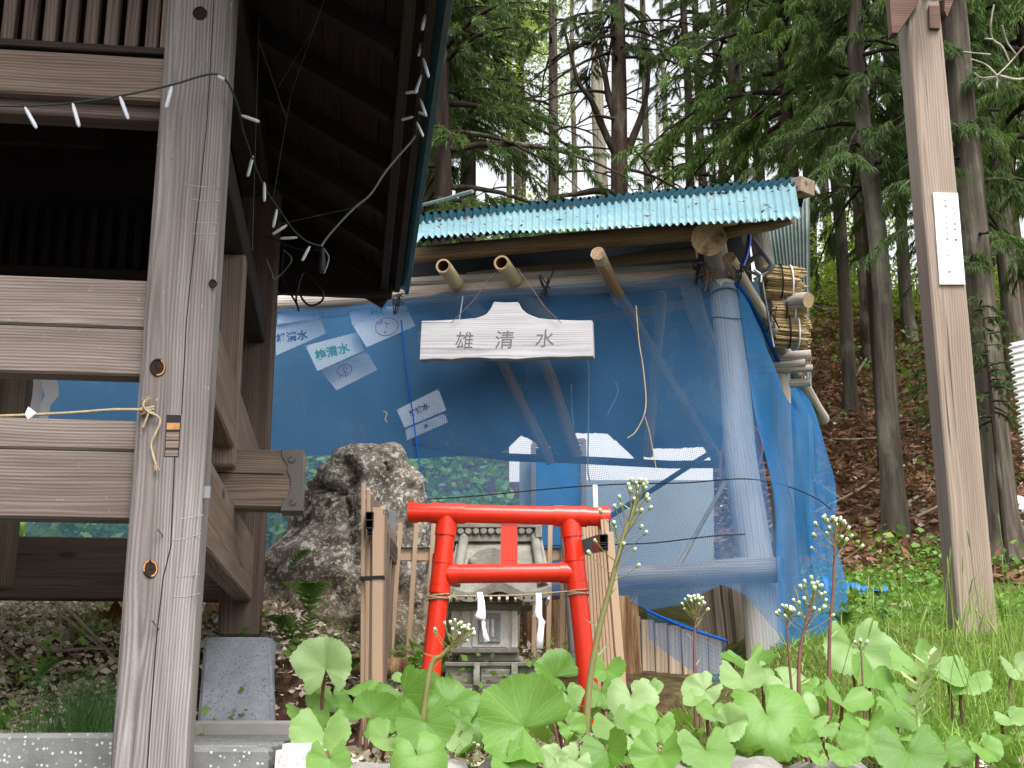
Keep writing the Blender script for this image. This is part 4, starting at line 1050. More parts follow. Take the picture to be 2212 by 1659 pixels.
# ------------------------------------------------------------ things inside the shed
def board(name, quad, th, mat, label, cat, group=None):
    P = [at(*p) for p in quad]; mb = MB(); mb.prism(P, (0, th, 0)); o = mb.build(name, mat); return tag(centre(o), label, cat, group)
M['whitewall'] = simple('white_painted_board', sc(240, 240, 242), .5, .3, .06, 3)
M['bluedoor'] = simple('sky_blue_sheet', sc(36, 128, 196), .4, .4, .3, 2)
M['greyply'] = simple('grey_plywood', sc(166, 174, 178), .8, .2, .2, 2)
board('white_sheet', [(1100, 925, 9.7), (1540, 925, 9.7), (1540, 1041, 9.7), (1100, 1041, 9.7)], .03, M['whitewall'], 'white board inside the shed above the grey plywood', 'panel')
board('plywood_panel', [(1262, 1037, 8.9), (1542, 1037, 8.9), (1542, 1300, 8.9), (1262, 1300, 8.9)], .03, M['greyply'], 'grey plywood panel inside the shed behind the net', 'panel')
board('plywood_panel', [(1122, 985, 8.9), (1148, 985, 8.9), (1148, 1300, 8.9), (1122, 1300, 8.9)], .03, M['greyply'], 'narrow grey board left of the blue door', 'panel')
dr = thing('blue_door', 'sky blue door in a brown frame inside the shed', 'door', at(1210, 1300, 8.83))
P = [at(*p) for p in ((1156, 968, 8.83), (1255, 962, 8.83), (1255, 1300, 8.83), (1156, 1300, 8.83))]; mb = MB(); mb.prism(P, (0, .03, 0)); mb.build('leaf', M['bluedoor'], dr)
for a, b in (((1152, 960), (1152, 1300)), ((1261, 950), (1261, 1300)), ((1150, 960), (1264, 953))):
    beam('frame', at(a[0], a[1], 8.8), at(b[0], b[1], 8.8), .034, .04, M['oldplank'], dr, .003)
mb = MB(); mb.tube([at(x, y, 7.5) + Vector((0, 0, .01 * noise.noise(Vector((x * .05, 0, 0))))) for x, y in ((890, 955), (1000, 975), (1100, 988), (1220, 992), (1340, 998), (1450, 1003), (1545, 1003), (1580, 1000))], .024, 10)
o = mb.build('inner_pole', M['darkwood']); tag(centre(o), 'dark horizontal pole inside the shed below the torn net', 'pole')
for (x, y, x2, y2) in ((1150, 985, 1180, 962), (1236, 1000, 1200, 960), (1384, 1000, 1376, 960)): pass
log('inner_brace', at(1545, 972, 7.3), at(1310, 1120, 7.9), .016, .016, [M['darkwood'], M['darkwood']]); tag(bpy.data.objects['inner_brace'], 'thin dark diagonal rod inside the shed behind the net', 'rod')
ln = thing('landing_net', 'hand net with pink rim and bamboo handle behind the shed post', 'landing net', at(1460, 1240, 6.6))
P = spline([at(x, y, 6.75) for x, y in ((1564, 1042), (1556, 1030), (1558, 985), (1570, 935), (1600, 912), (1632, 925), (1646, 960), (1640, 1000), (1612, 1030), (1566, 1043))], 6)
mb = MB(); mb.tube(P, .007, 7); mb.build('rim', simple('pink_rim', sc(190, 120, 120), .5), ln)
c = sum(P, Vector()) / len(P) + Vector((0, .12, 0)); mb = MB(); mb.add(P[:-1] + [c], [(j, (j + 1) % (len(P) - 1), len(P) - 1) for j in range(len(P) - 1)], 0, True); mb.build('mesh_bag', net_mat('red_mesh', sc(150, 50, 70), .4), ln)
log('handle', at(1566, 1042, 6.74), at(1462, 1228, 6.55), .011, .013, [M['bamboo'], M['bambooin']], ln)
# hanging cords and a long pale string
def string(pts, d, r, mat, label, group='strings hanging inside the net'):
    mb = MB(); mb.tube(spline([at(x, y, d) for x, y in pts], 5), r, 5); return tag(centre(mb.build('string', mat)), label, 'string', group)
string([(1266, 770), (1272, 800), (1271, 900), (1270, 1010), (1274, 1040)], 6.5, .004, M['greycord'], 'long pale string hanging below the right end of the sign')
string([(1374, 660), (1380, 735), (1390, 800), (1395, 880), (1375, 930), (1356, 946)], 6.22, .003, M['reed'], 'dry vine tendril caught on the net right of the sign')
string([(1393, 900), (1403, 935), (1418, 1015)], 6.22, .0022, M['reed'], 'short straw dangling below the vine tendril')
string([(1234, 830), (1236, 890), (1240, 922)], 6.4, .003, M['greycord'], 'short grey string hanging left of the long pale string')
string([(1330, 825), (1334, 850), (1312, 895)], 6.4, .003, M['greycord'], 'bent grey strip hanging right of the long pale string')
string([(1000, 640), (996, 668), (992, 692)], 6.46, .004, M['steel'], 'white cord over the left shoulder of the sign')
string([(828, 888), (836, 893), (832, 905), (836, 912)], 6.4, .002, M['reed'], 'tiny straw caught on the net left of the tilted notice')
for pts, lab in (([(700, 1092), (900, 1080), (1045, 1070), (1200, 1055), (1340, 1046), (1480, 1043), (1580, 1035), (1640, 1037), (1700, 1050), (1760, 1075), (1795, 1100)], 'dark wire stretched across the net at torii height'), ([(1140, 1180), (1330, 1176), (1420, 1172), (1540, 1158), (1610, 1154)], 'thin lower wire across the grey plywood behind the net')):
    mb = MB(); mb.tube(fine(spline([at(x, y + 1.5 * noise.noise(Vector((x, 0, 0))), lerp(6.62, 5.98, min(1, (x - 700) / 900)) + (0 if x < 1600 else (x - 1600) / 200 * .75)) for x, y in pts], 6), 2), .0032, 5); tag(centre(mb.build('wire', M['blackcord'])), lab, 'wire')
for (x, y, d, lab) in ((1563, 638, 6.24, 'upper dark wire loop round the corner post'), (1572, 694, 6.24, 'lower dark wire loop round the corner post')):
    c = at(x, y, 6.3); mb = MB(); mb.tube([c + Vector((.085 * math.cos(t), .085 * math.sin(t), .012 * math.sin(t * 2 + x))) for t in [k * .3 for k in range(22)]], .003, 5); tag(centre(mb.build('wire_loop', M['blackcord'])), lab, 'wire')
def tie_knot(x, y, d, s, lab, mat='blackcord'):
    c = at(x, y, d); mb = MB()
    for k in range(5):
        pts = [c + Vector((random.uniform(-1, 1) * s * .3, -.01, random.uniform(-1, 1) * s * .3)), c + Vector((random.uniform(-1, 1) * s * .4, -.02, random.uniform(-.6, .6) * s)), c + Vector((random.uniform(-1, 1) * s * .6, -.015, random.uniform(-1, 1) * s))]
        mb.tube(spline(pts, 4), .0035, 5)
    mb.tube([c + Vector((.035 * math.sin(t) * .3, .045 * math.cos(t) + .02, .05 * math.sin(t))) for t in [k * .4 for k in range(17)]], .004, 5)
    tag(centre(mb.build('cord_tie', M[mat])), lab, 'cord tie', 'cord ties on the shed logs')
tie_knot(1181, 618, 6.42, .10, 'black cord tie on the top log right of the sign wires')
tie_knot(858, 655, 6.65, .08, 'black cord tie on the top log above the white notices')
tie_knot(1508, 590, 6.25, .09, 'black cord tie at the right end of the top log')
tie_knot(1535, 600, 6.2, .08, 'brown wire tie joining top log and corner post', 'wire')
tie_knot(1600, 590, 6.15, .08, 'black tie on the side log below the blue hose')
tie_knot(1662, 695, 6.65, .09, 'black tie halfway down the sloping side log')
tie_knot(1737, 805, 7.3, .07, 'dark wire tie low on the sloping side log', 'wire')

# ------------------------------------------------------------ sign board
def frame_at(c, xdir, n_up=Vector((0, 0, 1))):
    x = xdir.normalized(); z = (n_up - x * n_up.dot(x)).normalized(); y = z.cross(x)
    return Matrix(((x.x, y.x, z.x, c.x), (x.y, y.y, z.y, c.y), (x.z, y.z, z.z, c.z), (0, 0, 0, 1)))
def onplane(px, py, Mx, off=0):                  # ray against the local plane y = off of Mx
    I = Mx.inverted(); o = I @ Vector((0, 0, EYE)); d = I.to_3x3() @ (at(px, py, 1.0) - Vector((0, 0, EYE))); t = (off - o.y) / d.y
    return o + d * t
sa, sb_ = at(906, 735, 6.44), at(1281, 732, 6.20)
SM = frame_at((sa + sb_) / 2, sb_ - sa) @ Matrix.Rotation(R(-5), 4, 'X')
sign = obj('sign_board', None, M=SM); tag(sign, 'silvery wooden sign board carved with three kanji on the net', 'sign')
out = [(910.6, 693), (940, 692.5), (973, 690.6), (1003, 689), (1027.7, 686.7), (1040, 683), (1051, 677.6), (1060, 666), (1066.8, 651.5), (1090, 653), (1119, 652.3), (1125, 664.5), (1132, 672), (1139.7, 677.6), (1150, 682), (1163, 686.7), (1185, 689.5), (1207, 690.6), (1245, 692), (1279, 692), (1280.5, 730), (1281.6, 770), (1255, 770), (1223, 771.5), (1185, 771), (1145, 773.4), (1115, 776), (1093, 774.5), (1062, 775), (1035.6, 772.6), (1005, 773), (975.7, 776), (940, 775), (906, 777), (908, 735)]
mb = MB(); P = [onplane(x, y, SM) for x, y in out]; mb.prism(P, (0, .042, 0))
me = mb.mesh('board'); bm = bmesh.new(); bm.from_mesh(me); es = [e for e in bm.edges if abs(e.verts[0].co.y - e.verts[1].co.y) < 1e-6 and len(e.link_faces) == 2]; bmesh.ops.bevel(bm, geom=es, offset=.003, segments=1, affect='EDGES'); bmesh.ops.triangulate(bm, faces=[f for f in bm.faces if len(f.verts) > 4]); bm.to_mesh(me); bm.free()
obj('board', me, M['signwood'], sign)
def text_mesh(s, size, ex=.001, bold=0):
    cu = bpy.data.curves.new('lettering', 'FONT'); cu.body = s; cu.size = size; cu.extrude = ex; cu.offset = bold; cu.align_x = 'CENTER'; cu.align_y = 'CENTER'; cu.resolution_u = 3
    t = bpy.data.objects.new('tmp', cu); S.collection.objects.link(t); bpy.context.view_layer.update()
    me = bpy.data.meshes.new_from_object(t.evaluated_get(bpy.context.evaluated_depsgraph_get())); bpy.data.objects.remove(t); bpy.data.curves.remove(cu)
    me.transform(Matrix.Rotation(R(90), 4, 'X')); return me
for ch, x, y, w in (('雄', 1003, 735, 40), ('清', 1090, 733.5, 41), ('水', 1177.5, 731, 41)):
    c = onplane(x, y, SM); me = text_mesh(ch, 1, .001, .0)
    a = np.empty(len(me.vertices) * 3); me.vertices.foreach_get('co', a); a = a.reshape(-1, 3)
    cx, cz = (a[:, 0].min() + a[:, 0].max()) / 2, (a[:, 2].min() + a[:, 2].max()) / 2; k = w * mpp(6.62) / (a[:, 0].max() - a[:, 0].min())
    me.transform(Matrix.Translation((c.x, -.0002, c.z)) @ Matrix.Diagonal((k, 1, k, 1)) @ Matrix.Translation((-cx, 0, -cz)))
    obj('lettering', me, M['letter'], sign)
for P in ([(1074, 588), (1050, 612), (1022, 650), (990, 682), (974, 698)], [(1118, 580), (1145, 617), (1178, 664), (1198, 684), (1212, 697)]):
    mb = MB(); mb.tube(spline([at(P[0][0], P[0][1], 6.30)] + [at(x, y, lerp(6.44, 6.2, (x - 906) / 375) - .012) for x, y in P[1:]], 5), .0022, 5); mb.build('hanging_wire', M['wire'], sign)

# ------------------------------------------------------------ notices behind the net
M['notice'] = simple('laminated_notice', sc(226, 230, 232), .35, .5, .08)
M['inkgreen'] = simple('green_marker', sc(10, 150, 110), .6); M['inkred'] = simple('red_marker', sc(200, 40, 60), .6); M['inkblue'] = simple('blue_marker', sc(30, 60, 120), .6); M['inkdark'] = simple('grey_ink', sc(90, 70, 90), .6)
def notice(q4, d, label, txt=None, ink='inkgreen', ts=.4, ring=None, tx=0, tz=0):
    P = [at(x, y, d) for x, y in q4]                    # tl tr br bl
    c = sum(P, Vector()) / 4; Mx = frame_at(c, (P[1] - P[0]), (P[0] - P[3])); I = Mx.inverted()
    o = obj('notice', None, M=Mx); tag(o, label, 'notice')
    L = [I @ p for p in P]; mb = MB(); mb.prism([Vector((p.x, 0, p.z)) for p in L], (0, .0015, 0)); obj('sheet', mb.mesh(), M['notice'], o)
    w = (L[1] - L[0]).length; h = (L[0] - L[3]).length
    if txt:
        me = text_mesh(txt, h * ts, .0003, .002); me.transform(Matrix.Translation((tx * w, -.0012, tz * h))); obj('lettering', me, M[ink], o)
    if ring:
        mb = MB(); mb.tube([(ring[0] * w + ring[2] * h * 1.25 * math.cos(t), -.0015, ring[1] * h + ring[2] * h * math.sin(t)) for t in [k * .2 for k in range(33)]], .0022, 5)
        for k in range(7):
            a = Vector((ring[0] * w + random.uniform(-.6, .6) * ring[2] * h, -.0015, ring[1] * h + random.uniform(-.6, .6) * ring[2] * h)); mb.tube([a, a + Vector((random.uniform(-.03, .03), 0, random.uniform(-.03, .03)))], .002, 5)
        obj('stamp', mb.mesh(), M['inkred'], o)
    mb = MB()
    for p in L[:2]: mb.tube([Vector((p.x * .95, -.002, p.z * .9)), Vector((p.x * .95, .002, p.z * .9))], .004, 8)
    obj('eyelet', mb.mesh(), M['aludark'], o); return o
notice([(754, 672), (876.5, 658.5), (882, 669.6), (761, 701.6)], 6.86, 'white notice strip with green writing tucked under the top log', '出雄', 'inkgreen', .6, tx=0, tz=.05)
notice([(761, 701.6), (882, 669.6), (897, 704), (792, 750)], 6.84, 'white notice with a round red stamp', ring=(.02, 0, .33))
notice([(660, 747), (772, 717), (786, 757), (686, 801.5)], 6.9, 'white notice with three green kanji', '雄清水', 'inkgreen', .40, tx=-.08, tz=-.05)
notice([(692, 800), (792, 760), (815, 799), (726.5, 843)], 6.98, 'dim notice with faint round stamp under the green kanji notice', ring=(-.1, .1, .22))
notice([(596, 700), (692, 686), (704, 720), (596, 768)], 6.95, 'pale blue lit notice beside the rear pavilion post', '雄清水', 'inkblue', .32, tx=-.18, tz=-.12)
notice([(602, 668), (681, 660), (692, 686), (598, 701)], 6.93, 'blank white notice under the left end of the top log')
notice([(857, 885), (947, 840), (964, 886), (874, 924)], 6.78, 'lone tilted notice with red brown writing below the sign left', '雄清水', 'inkdark', .34, tx=-.05)
notice([(876, 927), (960, 893), (968, 912), (879, 951)], 6.95, 'faint notice hanging just below the lone tilted notice', '水', 'inkdark', .4)

# ------------------------------------------------------------ pipes, hose, reed rolls, log ends at the right of the shed
pv = thing('pvc_pipe', 'grey plastic water pipe with chrome tap by the shed back post', 'water pipe', at(1640, 560, 6.4))
mb = MB(); mb.tube([at(1625, 515, 6.5), at(1663, 566, 6.4), at(1668, 575, 6.38)], .013, 12); mb.tube([at(1668, 572, 6.38), at(1662, 584, 6.38), at(1650, 590, 6.4)], .017, 12); mb.tube([at(1648, 543, 6.45), at(1618, 565, 6.55), at(1612, 573, 6.6)], .015, 12); mb.build('pipe', M['pvc'], pv)
mb = MB(); mb.tube([at(1655, 590, 6.4), at(1643, 597, 6.4), at(1630, 606, 6.42)], [.012, .009, .014], 10); mb.tube([at(1612, 583, 6.45), at(1643, 597, 6.38)], .008, 8)
for k in range(3):
    c = at(1643, 594, 6.36); an = k * 2.1 + .4; mb.tube([c, c + Vector((.045 * math.cos(an), -.01, .045 * math.sin(an)))], [.012, .006], 8)
mb.build('tap', M['chrome'], pv)
mb = MB(); mb.tube(spline([at(1616, 485, 6.45), at(1618, 520, 6.4), at(1612, 552, 6.35), at(1603, 576, 6.3)], 6), .013, 10); tag(centre(mb.build('blue_hose', M['bluehose'])), 'blue hose bending down beside the grey water pipe', 'hose')
mb = MB(); mb.tube(spline([at(1645, 600, 6.45), at(1652, 640, 6.45), at(1666, 720, 6.5), at(1672, 750, 6.5)], 6), .006, 8); tag(centre(mb.build('cable', M['steel'])), 'thin metal cable running down the back post', 'cable')
def reeds(px, py, d, w, h, label, tilt):
    c = at(px, py, d); root = thing('reed_roll', label, 'reed roll', c, 0, 'rolled reed screens stacked against the shed'); L = w * mpp(d); hh = h * mpp(d) / 2
    mb = MB(); k = 0
    for i in range(170):
        a = random.uniform(0, 2 * math.pi); r = hh * math.sqrt(random.uniform(.35, 1)); y, z = r * math.cos(a) * .8, r * math.sin(a)
        x0, x1 = -L / 2 + random.uniform(-.02, .01), L / 2 + random.uniform(-.03, .035)
        mb.tube([c + Vector((x0, y + .02, z - tilt * L / 2)), c + Vector((x1, y, z + tilt * L / 2 + random.uniform(-.01, .01)))], random.uniform(.0035, .006), 5)
    mb.build('reed_bundle', M['reed'], root, kind='stuff')
    for s in (-.1, .22):
        mb = MB(); mb.tube([c + Vector((s * L, hh * .86 * math.cos(t), hh * 1.03 * math.sin(t) + tilt * s * L)) for t in [k * .35 for k in range(19)]], .005, 6); mb.build('tie_cord', M['whitepaper'] if s > 0 else M['blackcord'], root)
reeds(1692, 609, 6.8, 72, 78, 'topmost rolled reed screen beside the shed back post', -.15)
reeds(1702, 668, 6.82, 60, 50, 'middle rolled reed screen just below the square log end', -.1)
reeds(1708, 716, 6.85, 62, 74, 'lowest rolled reed screen above the stacked log ends', -.12)
for (x, y, d, L, r, lab) in ((1752, 767, 7.0, .14, .032, 'top log end of the small stack beside the shed'), (1740, 785, 7.0, .16, .024, 'thin middle log end of the small stack beside the shed'), (1756, 795, 7.0, .14, .022, 'lower split log end of the stack beside the shed'), (1751, 825, 7.05, .10, .026, 'single log end lowest beside the sloping side log')):
    b = at(x, y, d); o = log('log_end', b - Vector((L + .25, -.1, 0)), b, r, r, LG); tag(o, lab, 'log')
log('white_rod', at(895, 448, 7.0), at(1021, 413, 6.6), .009, .011, [M['greycord'], M['greycord']]); tag(bpy.data.objects['white_rod'], 'thin white rod sticking out past the pavilion eave', 'rod')
# ------------------------------------------------------------ string of lights on the pavilion
sl = thing('string_lights', 'string of white tube fairy lights draped over the pavilion post and eave', 'string lights', at(460, 160, 2.95))
def dpt(x):                                     # depth along the run
    return np.interp(x, [0, 360, 480, 520, 690, 700, 890, 905, 930], [2.9, 2.93, 2.96, 3.2, 4.0, 4.0, 4.02, 4.0, 3.3])
def cordrun(pts, r, mat, name='cord', tw=2):
    P = [at(*p) for p in pts]; return rope_pts(fine(spline(P, 6), 3), name, r, mat, sl, tw)
cordrun([(-40, 231, 2.88), (0, 229, 2.89), (55, 229, 2.9), (158, 222, 2.91), (260, 207, 2.93), (365, 185, 2.96), (440, 163, 2.99), (470, 161, 3.0), (490, 176, 3.02), (505, 205, 3.06), (518, 246, 3.15), (524, 280, 3.25), (541, 330, 3.4), (556, 372, 3.55), (575, 412, 3.65), (600, 448, 3.75), (630, 492, 3.85), (660, 520, 3.95), (694, 532, 4.0)], .0028, M['cord'])
cordrun([(694, 532, 4.0), (705, 515, 4.0), (740, 475, 4.0), (768, 447, 4.0), (800, 420, 4.0), (830, 375, 4.0), (860, 338, 4.02), (885, 310, 4.03), (897, 294, 4.03)], .0035, M['greycord'])
cordrun([(897, 294, 4.03), (900, 255, 4.05), (905, 225, 3.98), (908, 190, 3.88), (912, 150, 3.75), (915, 110, 3.62), (917, 70, 3.5), (918, 30, 3.4), (920, -20, 3.25)], .0032, M['blackcord'])
cordrun([(694, 540, 4.0), (660, 541, 4.05), (620, 530, 4.15), (590, 515, 4.3), (575, 512, 4.4)], .0022, M['blackcord'], tw=1)
mb = MB(); c = at(696, 545, 4.0)
mb.tube([at(696, 536, 4.0), at(696, 552, 4.0), at(696, 566, 4.0), at(695, 580, 4.0), at(697, 588, 4.0)], [.008, .010, .013, .013, .009], 10); mb.build('connector', M['blackcord'], sl)
mb = MB(); mb.tube(spline([at(700, 538, 4.0), at(710, 555, 4.0), at(707, 572, 4.0), at(700, 590, 4.0)], 5), .003, 6); mb.build('cord', M['greycord'], sl)
B = [(54, 232, 79, 277, 2.9), (157, 224, 171, 274, 2.9), (259, 209, 277, 257, 2.92), (371, 187, 359, 233, 2.95), (470, 164, 484, 172, 2.99), (520, 249, 560, 263, 3.2), (546, 337, 535, 381, 3.45), (571, 394, 571, 435, 3.6), (598, 452, 590, 491, 3.75), (620, 486, 589, 506, 3.8), (642, 513, 606, 515, 3.9), (669, 532, 653, 563, 3.95),
     (918, 32, 912, 65, 3.4), (911, 83, 904, 121, 3.6), (914, 126, 926, 167, 3.62), (910, 162, 897, 202, 3.75), (904, 197, 876, 201, 3.8), (907, 213, 920, 250, 3.9), (904, 242, 922, 250, 3.95), (893, 252, 867, 259, 4.0), (900, 264, 914, 295, 4.0)]
for (x, y, x2, y2, d) in B:
    a, b = at(x, y, d), at(x2, y2, d); v = (b - a)
    mb = MB(); mb.tube([a, a + v * .15, a + v * .2, a + v * .88, a + v * .92, b], [.0028, .0042, .0052, .0052, .0045, .0035], 8); mb.build('bulb', M['bulb'], sl)
def loose(pts, lab, mat='blackcord', r=.004):
    mb = MB(); mb.tube(spline([at(*p) for p in pts], 6), r, 6); tag(centre(mb.build('loose_cable', M[mat])), lab, 'cable')
loose([(612, 545, 4.6), (610, 600, 4.5), (640, 655, 4.4), (645, 670, 4.4), (640, 640, 4.42), (655, 590, 4.5), (680, 610, 4.45), (697, 630, 4.4), (695, 650, 4.4), (670, 660, 4.4), (650, 640, 4.42), (642, 600, 4.5)], 'looped black cable hanging below the eave corner')
loose([(575, 560, 4.5), (588, 590, 4.5), (592, 603, 4.5), (610, 590, 4.5), (630, 560, 4.45), (612, 540, 4.5)], 'thin tangled cable beside the rear pavilion post', 'greycord', .0025)
# spider threads under the eaves
mb = MB()
for a, b in (((560, 90, 3.4), (620, 260, 3.6)), ((700, 0, 3.4), (628, 205, 3.7)), ((560, 40, 3.4), (545, 540, 3.6)), ((628, 205, 3.7), (590, 430, 3.8)), ((690, 40, 3.5), (600, 190, 3.6)), ((600, 485, 4), (780, 445, 4.0))): mb.tube([at(*a), at(*b)], .0005, 4)
tag(mb.build('spider_threads', M['greycord']), 'fine spider threads strung under the dark eaves', 'spider web')
# straw rope tied to the front post, with a paper slip
tr = thing('straw_rope', 'frayed straw cord knotted to the front pavilion post', 'cord', on_front(318, 890, .03))
Fp = lambda x, y, o: on_front(x, y, o)
rope_pts(fine(spline([Fp(-60, 912, .05), Fp(0, 909, .05), Fp(75, 905, .045), Fp(170, 899, .04), Fp(250, 892, .035), Fp(310, 888, .014)], 6), 4), 'cord', .0035, M['rope'], tr)
for dy in (-6, 0, 7): rope_pts(fine([Fp(305, 890 + dy, .006), Fp(318, 889 + dy * .6, .016), Fp(333, 886 + dy, .006)], 6), 'wrap', .003, M['rope'], tr)
rope_pts(fine(spline([Fp(316, 868, .014), Fp(312, 880, .02), Fp(322, 893, .018), Fp(342, 902, .014), Fp(347, 915, .012), Fp(338, 938, .012), Fp(328, 960, .01), Fp(332, 985, .012), Fp(338, 1005, .012)], 6), 3), 'loose_end', .0028, M['rope'], tr)
rope_pts(fine(spline([Fp(326, 890, .018), Fp(318, 908, .014), Fp(310, 925, .012)], 6), 3), 'loose_end', .0026, M['rope'], tr)
mb = MB()
for k in range(16):
    a = Fp(338, 1003, .012); mb.tube([a, Fp(random.uniform(330, 348), random.uniform(1008, 1020), .014)], .0008, 4)
    a = Fp(318, 872, .014); mb.tube([a, Fp(random.uniform(306, 330), random.uniform(858, 868), .018)], .0007, 4)
mb.build('frayed_fibre', M['rope'], tr)
mb = MB(); mb.prism([Fp(64, 905, .05), Fp(72, 889, .052), Fp(90, 902, .05), Fp(70, 915, .045)], (0, .001, 0)); tag(centre(mb.build('paper_slip', M['whitepaper'])), 'small white paper slip folded over the straw cord', 'paper slip')
mb = MB()                                        # paper streamers inside the pavilion, seen through the rails
def strip(pts, d): mb.grid([[at(x + s * w / 2, y, d + .01 * s) for s in (-1, 0, 1)] for x, y, w in pts])
strip([(80, 795, 20), (84, 830, 24), (80, 860, 22), (74, 890, 24), (78, 925, 20)], 4.9); strip([(104, 800, 26), (108, 832, 36), (112, 855, 30), (98, 875, 22), (94, 905, 20), (90, 930, 16)], 4.88)
tag(centre(mb.build('paper_streamer', M['whitepaper'])), 'white paper streamer hanging inside the pavilion behind the rails', 'paper streamer')
mb = MB(); mb.grid([[at(x + s * 8, y, 4.9) for s in (-1, 0, 1)] for x, y in ((-4, 840), (0, 860), (-2, 890))]); tag(centre(mb.build('paper_streamer', M['whitepaper'])), 'white paper streamer beside the inner pavilion post at the picture edge', 'paper streamer')

# ------------------------------------------------------------ lamp post at the right
LD = 5.4
lb = at(2113, 1365, LD); lp = thing('lamp_post', 'tall pale brown square lamp post standing in grass on the right', 'lamp post', (lb.x, LD, H(lb.x, LD) - .1))
xl_, xr_ = at(2072, 1340, LD).x, at(2155, 1340, LD).x; lw = xr_ - xl_; xc_ = (xl_ + xr_) / 2
beam('post', (xc_, LD + lw / 2, 1.6), (xc_, LD + lw / 2, 5.4), lw, lw, M['lamppost'], lp, .008, up=Vector((0, 1, 0)))
P = [at(x, y, LD - .012) for x, y in ((2016, 416), (2069, 417), (2085.5, 614), (2030.5, 614))]
mb = MB(); mb.prism(P, (0, .01, 0)); np_ = mb.build('notice_plate', M['whitewall'], lp)
for col_, x0, x1, ys_, chars in ((0, 2046, 2056, np.linspace(434, 600, 15), '地域の水を守る会から大切に使う'), (1, 2060, 2066, np.linspace(450, 530, 8), '名水の由来と湧水')):
    for k, y in enumerate(ys_):
        c = at(lerp(x0, x1, k / len(ys_)) + (-4 if col_ == 0 else 0), y, LD - .0125); me = text_mesh(chars[k], .016, .0002); me.transform(Matrix.Translation(c)); me.transform(WM[np_.name].inverted()); obj('lettering', me, M['blackcord'], np_)
P = [at(x, y, LD - .02) for x, y in ((2007, 12), (2030, 12), (2031, 61), (2009, 60))]; mb = MB(); mb.prism(P, (0, .018, 0)); mb.build('bracket_plate', M['lampdark'], lp)
P = [at(x, y, LD - .03) for x, y in ((1918, -60), (1990, -60), (1984, 6), (1941, 70), (1927, 70))]; mb = MB(); mb.prism(P, (0, .06, 0)); mb.build('canopy_board', M['lampdark'], lp)
P = [at(x, y, LD - .03) for x, y in ((2044, -60), (2075, -60), (2060, 0), (2046, 36), (2040, 22))]; mb = MB(); mb.prism(P, (0, .06, 0)); mb.build('canopy_board', M['lampdark'], lp)
c = at(2023, -14, LD - .16); mb = MB(); mb.tube([c + Vector((0, 0, z)) for z in (-.02, -.015, 0, .03, .07, .1)], [.02, .045, .062, .072, .06, .03], 22); mb.build('lamp_shade', M['whitewall'], lp)
c = at(2023, -45, LD - .16); beam('lamp_arm', c, c + Vector((0, .17, .02)), .03, .03, M['lampdark'], lp)
# white corrugated sheet at the right edge, white jug
st = thing('plastic_sheet', 'white corrugated plastic sheet leaning at the right edge', 'plastic sheet', at(2230, 1240, 5.6))
c00, c10 = at(2181, 742, 5.6), at(2216, 1015, 5.6)
rows = []
N_ = 240
for i in range(N_ + 1):
    t = i / N_; p = c00.lerp(c10, t); ph = 2 * math.pi * 20 * t
    rows.append([p + Vector((.011 * math.sin(ph) + .6 * k, .15 * k + .011 * math.cos(ph) * .3, .16 * k)) for k in (0, .5, 1)])
mb = MB(); mb.grid(rows); o = mb.build('sheet', M['whitesheet'], st); s_ = o.modifiers.new('thickness', 'SOLIDIFY'); s_.thickness = .003
beam('stake', at(2238, 1330, 5.7), at(2226, 700, 5.7), .05, .05, M['oldplank'], st)
g = ground_at(2203, 1112, 8.6) + Vector((0, 0, .07)); me = boulder_mesh(.055, .05, .085, 3, 3, .06, 3); o = obj('plastic_jug', me, M['whitesheet'], None, Matrix.Translation(g)); tag(o, 'white plastic jug hung beside the thick grey trunk at right', 'jug')

# ------------------------------------------------------------ plants: blades, leaves, litter (numpy meshes)
def npmesh(name, V, F4, mat, **k):
    me = bpy.data.meshes.new(name); nv = len(V); nf = len(F4)
    me.vertices.add(nv); me.vertices.foreach_set('co', np.asarray(V, np.float32).ravel())
    me.loops.add(nf * 4); me.loops.foreach_set('vertex_index', np.asarray(F4, np.int32).ravel())
    me.polygons.add(nf); me.polygons.foreach_set('loop_start', np.arange(0, nf * 4, 4, dtype=np.int32)); me.polygons.foreach_set('loop_total', np.full(nf, 4, np.int32))
    me.update(calc_edges=True); me.validate(); 
    if mat is None: return me
    return obj(name, me, mat, **k)
rng = np.random.default_rng(5)
def blades(P, h, w, lean, curl=.5, segs=3):
    """P (n,3) roots; h,w (n,); lean direction random -> V, F"""
    n = len(P); a = rng.uniform(0, 2 * np.pi, n); L = lean * rng.uniform(.3, 1.3, n)
    dx, dy = np.cos(a), np.sin(a); sx, sy = -dy, dx
    b = rng.uniform(0, np.pi, n); fx, fy = np.cos(b), np.sin(b)
    Vs = []
    for k in range(segs + 1):
        t = k / segs; out = L * h * (t ** (1 + curl)); up = h * (t - .25 * L * t * t)
        ww = w * (1 - t) ** .7 * (1 if k < segs else 0) + .0004
        c = P + np.stack([dx * out, dy * out, up], 1)
        Vs += [c - np.stack([fx * ww, fy * ww, 0 * ww], 1) / 2, c + np.stack([fx * ww, fy * ww, 0 * ww], 1) / 2]
    V = np.stack(Vs, 1).reshape(-1, 3); m = 2 * (segs + 1); i0 = np.arange(n)[:, None] * m
    F = np.concatenate([i0 + np.array([[2 * k, 2 * k + 1, 2 * k + 3, 2 * k + 2]]) for k in range(segs)], 0)
    return V, F
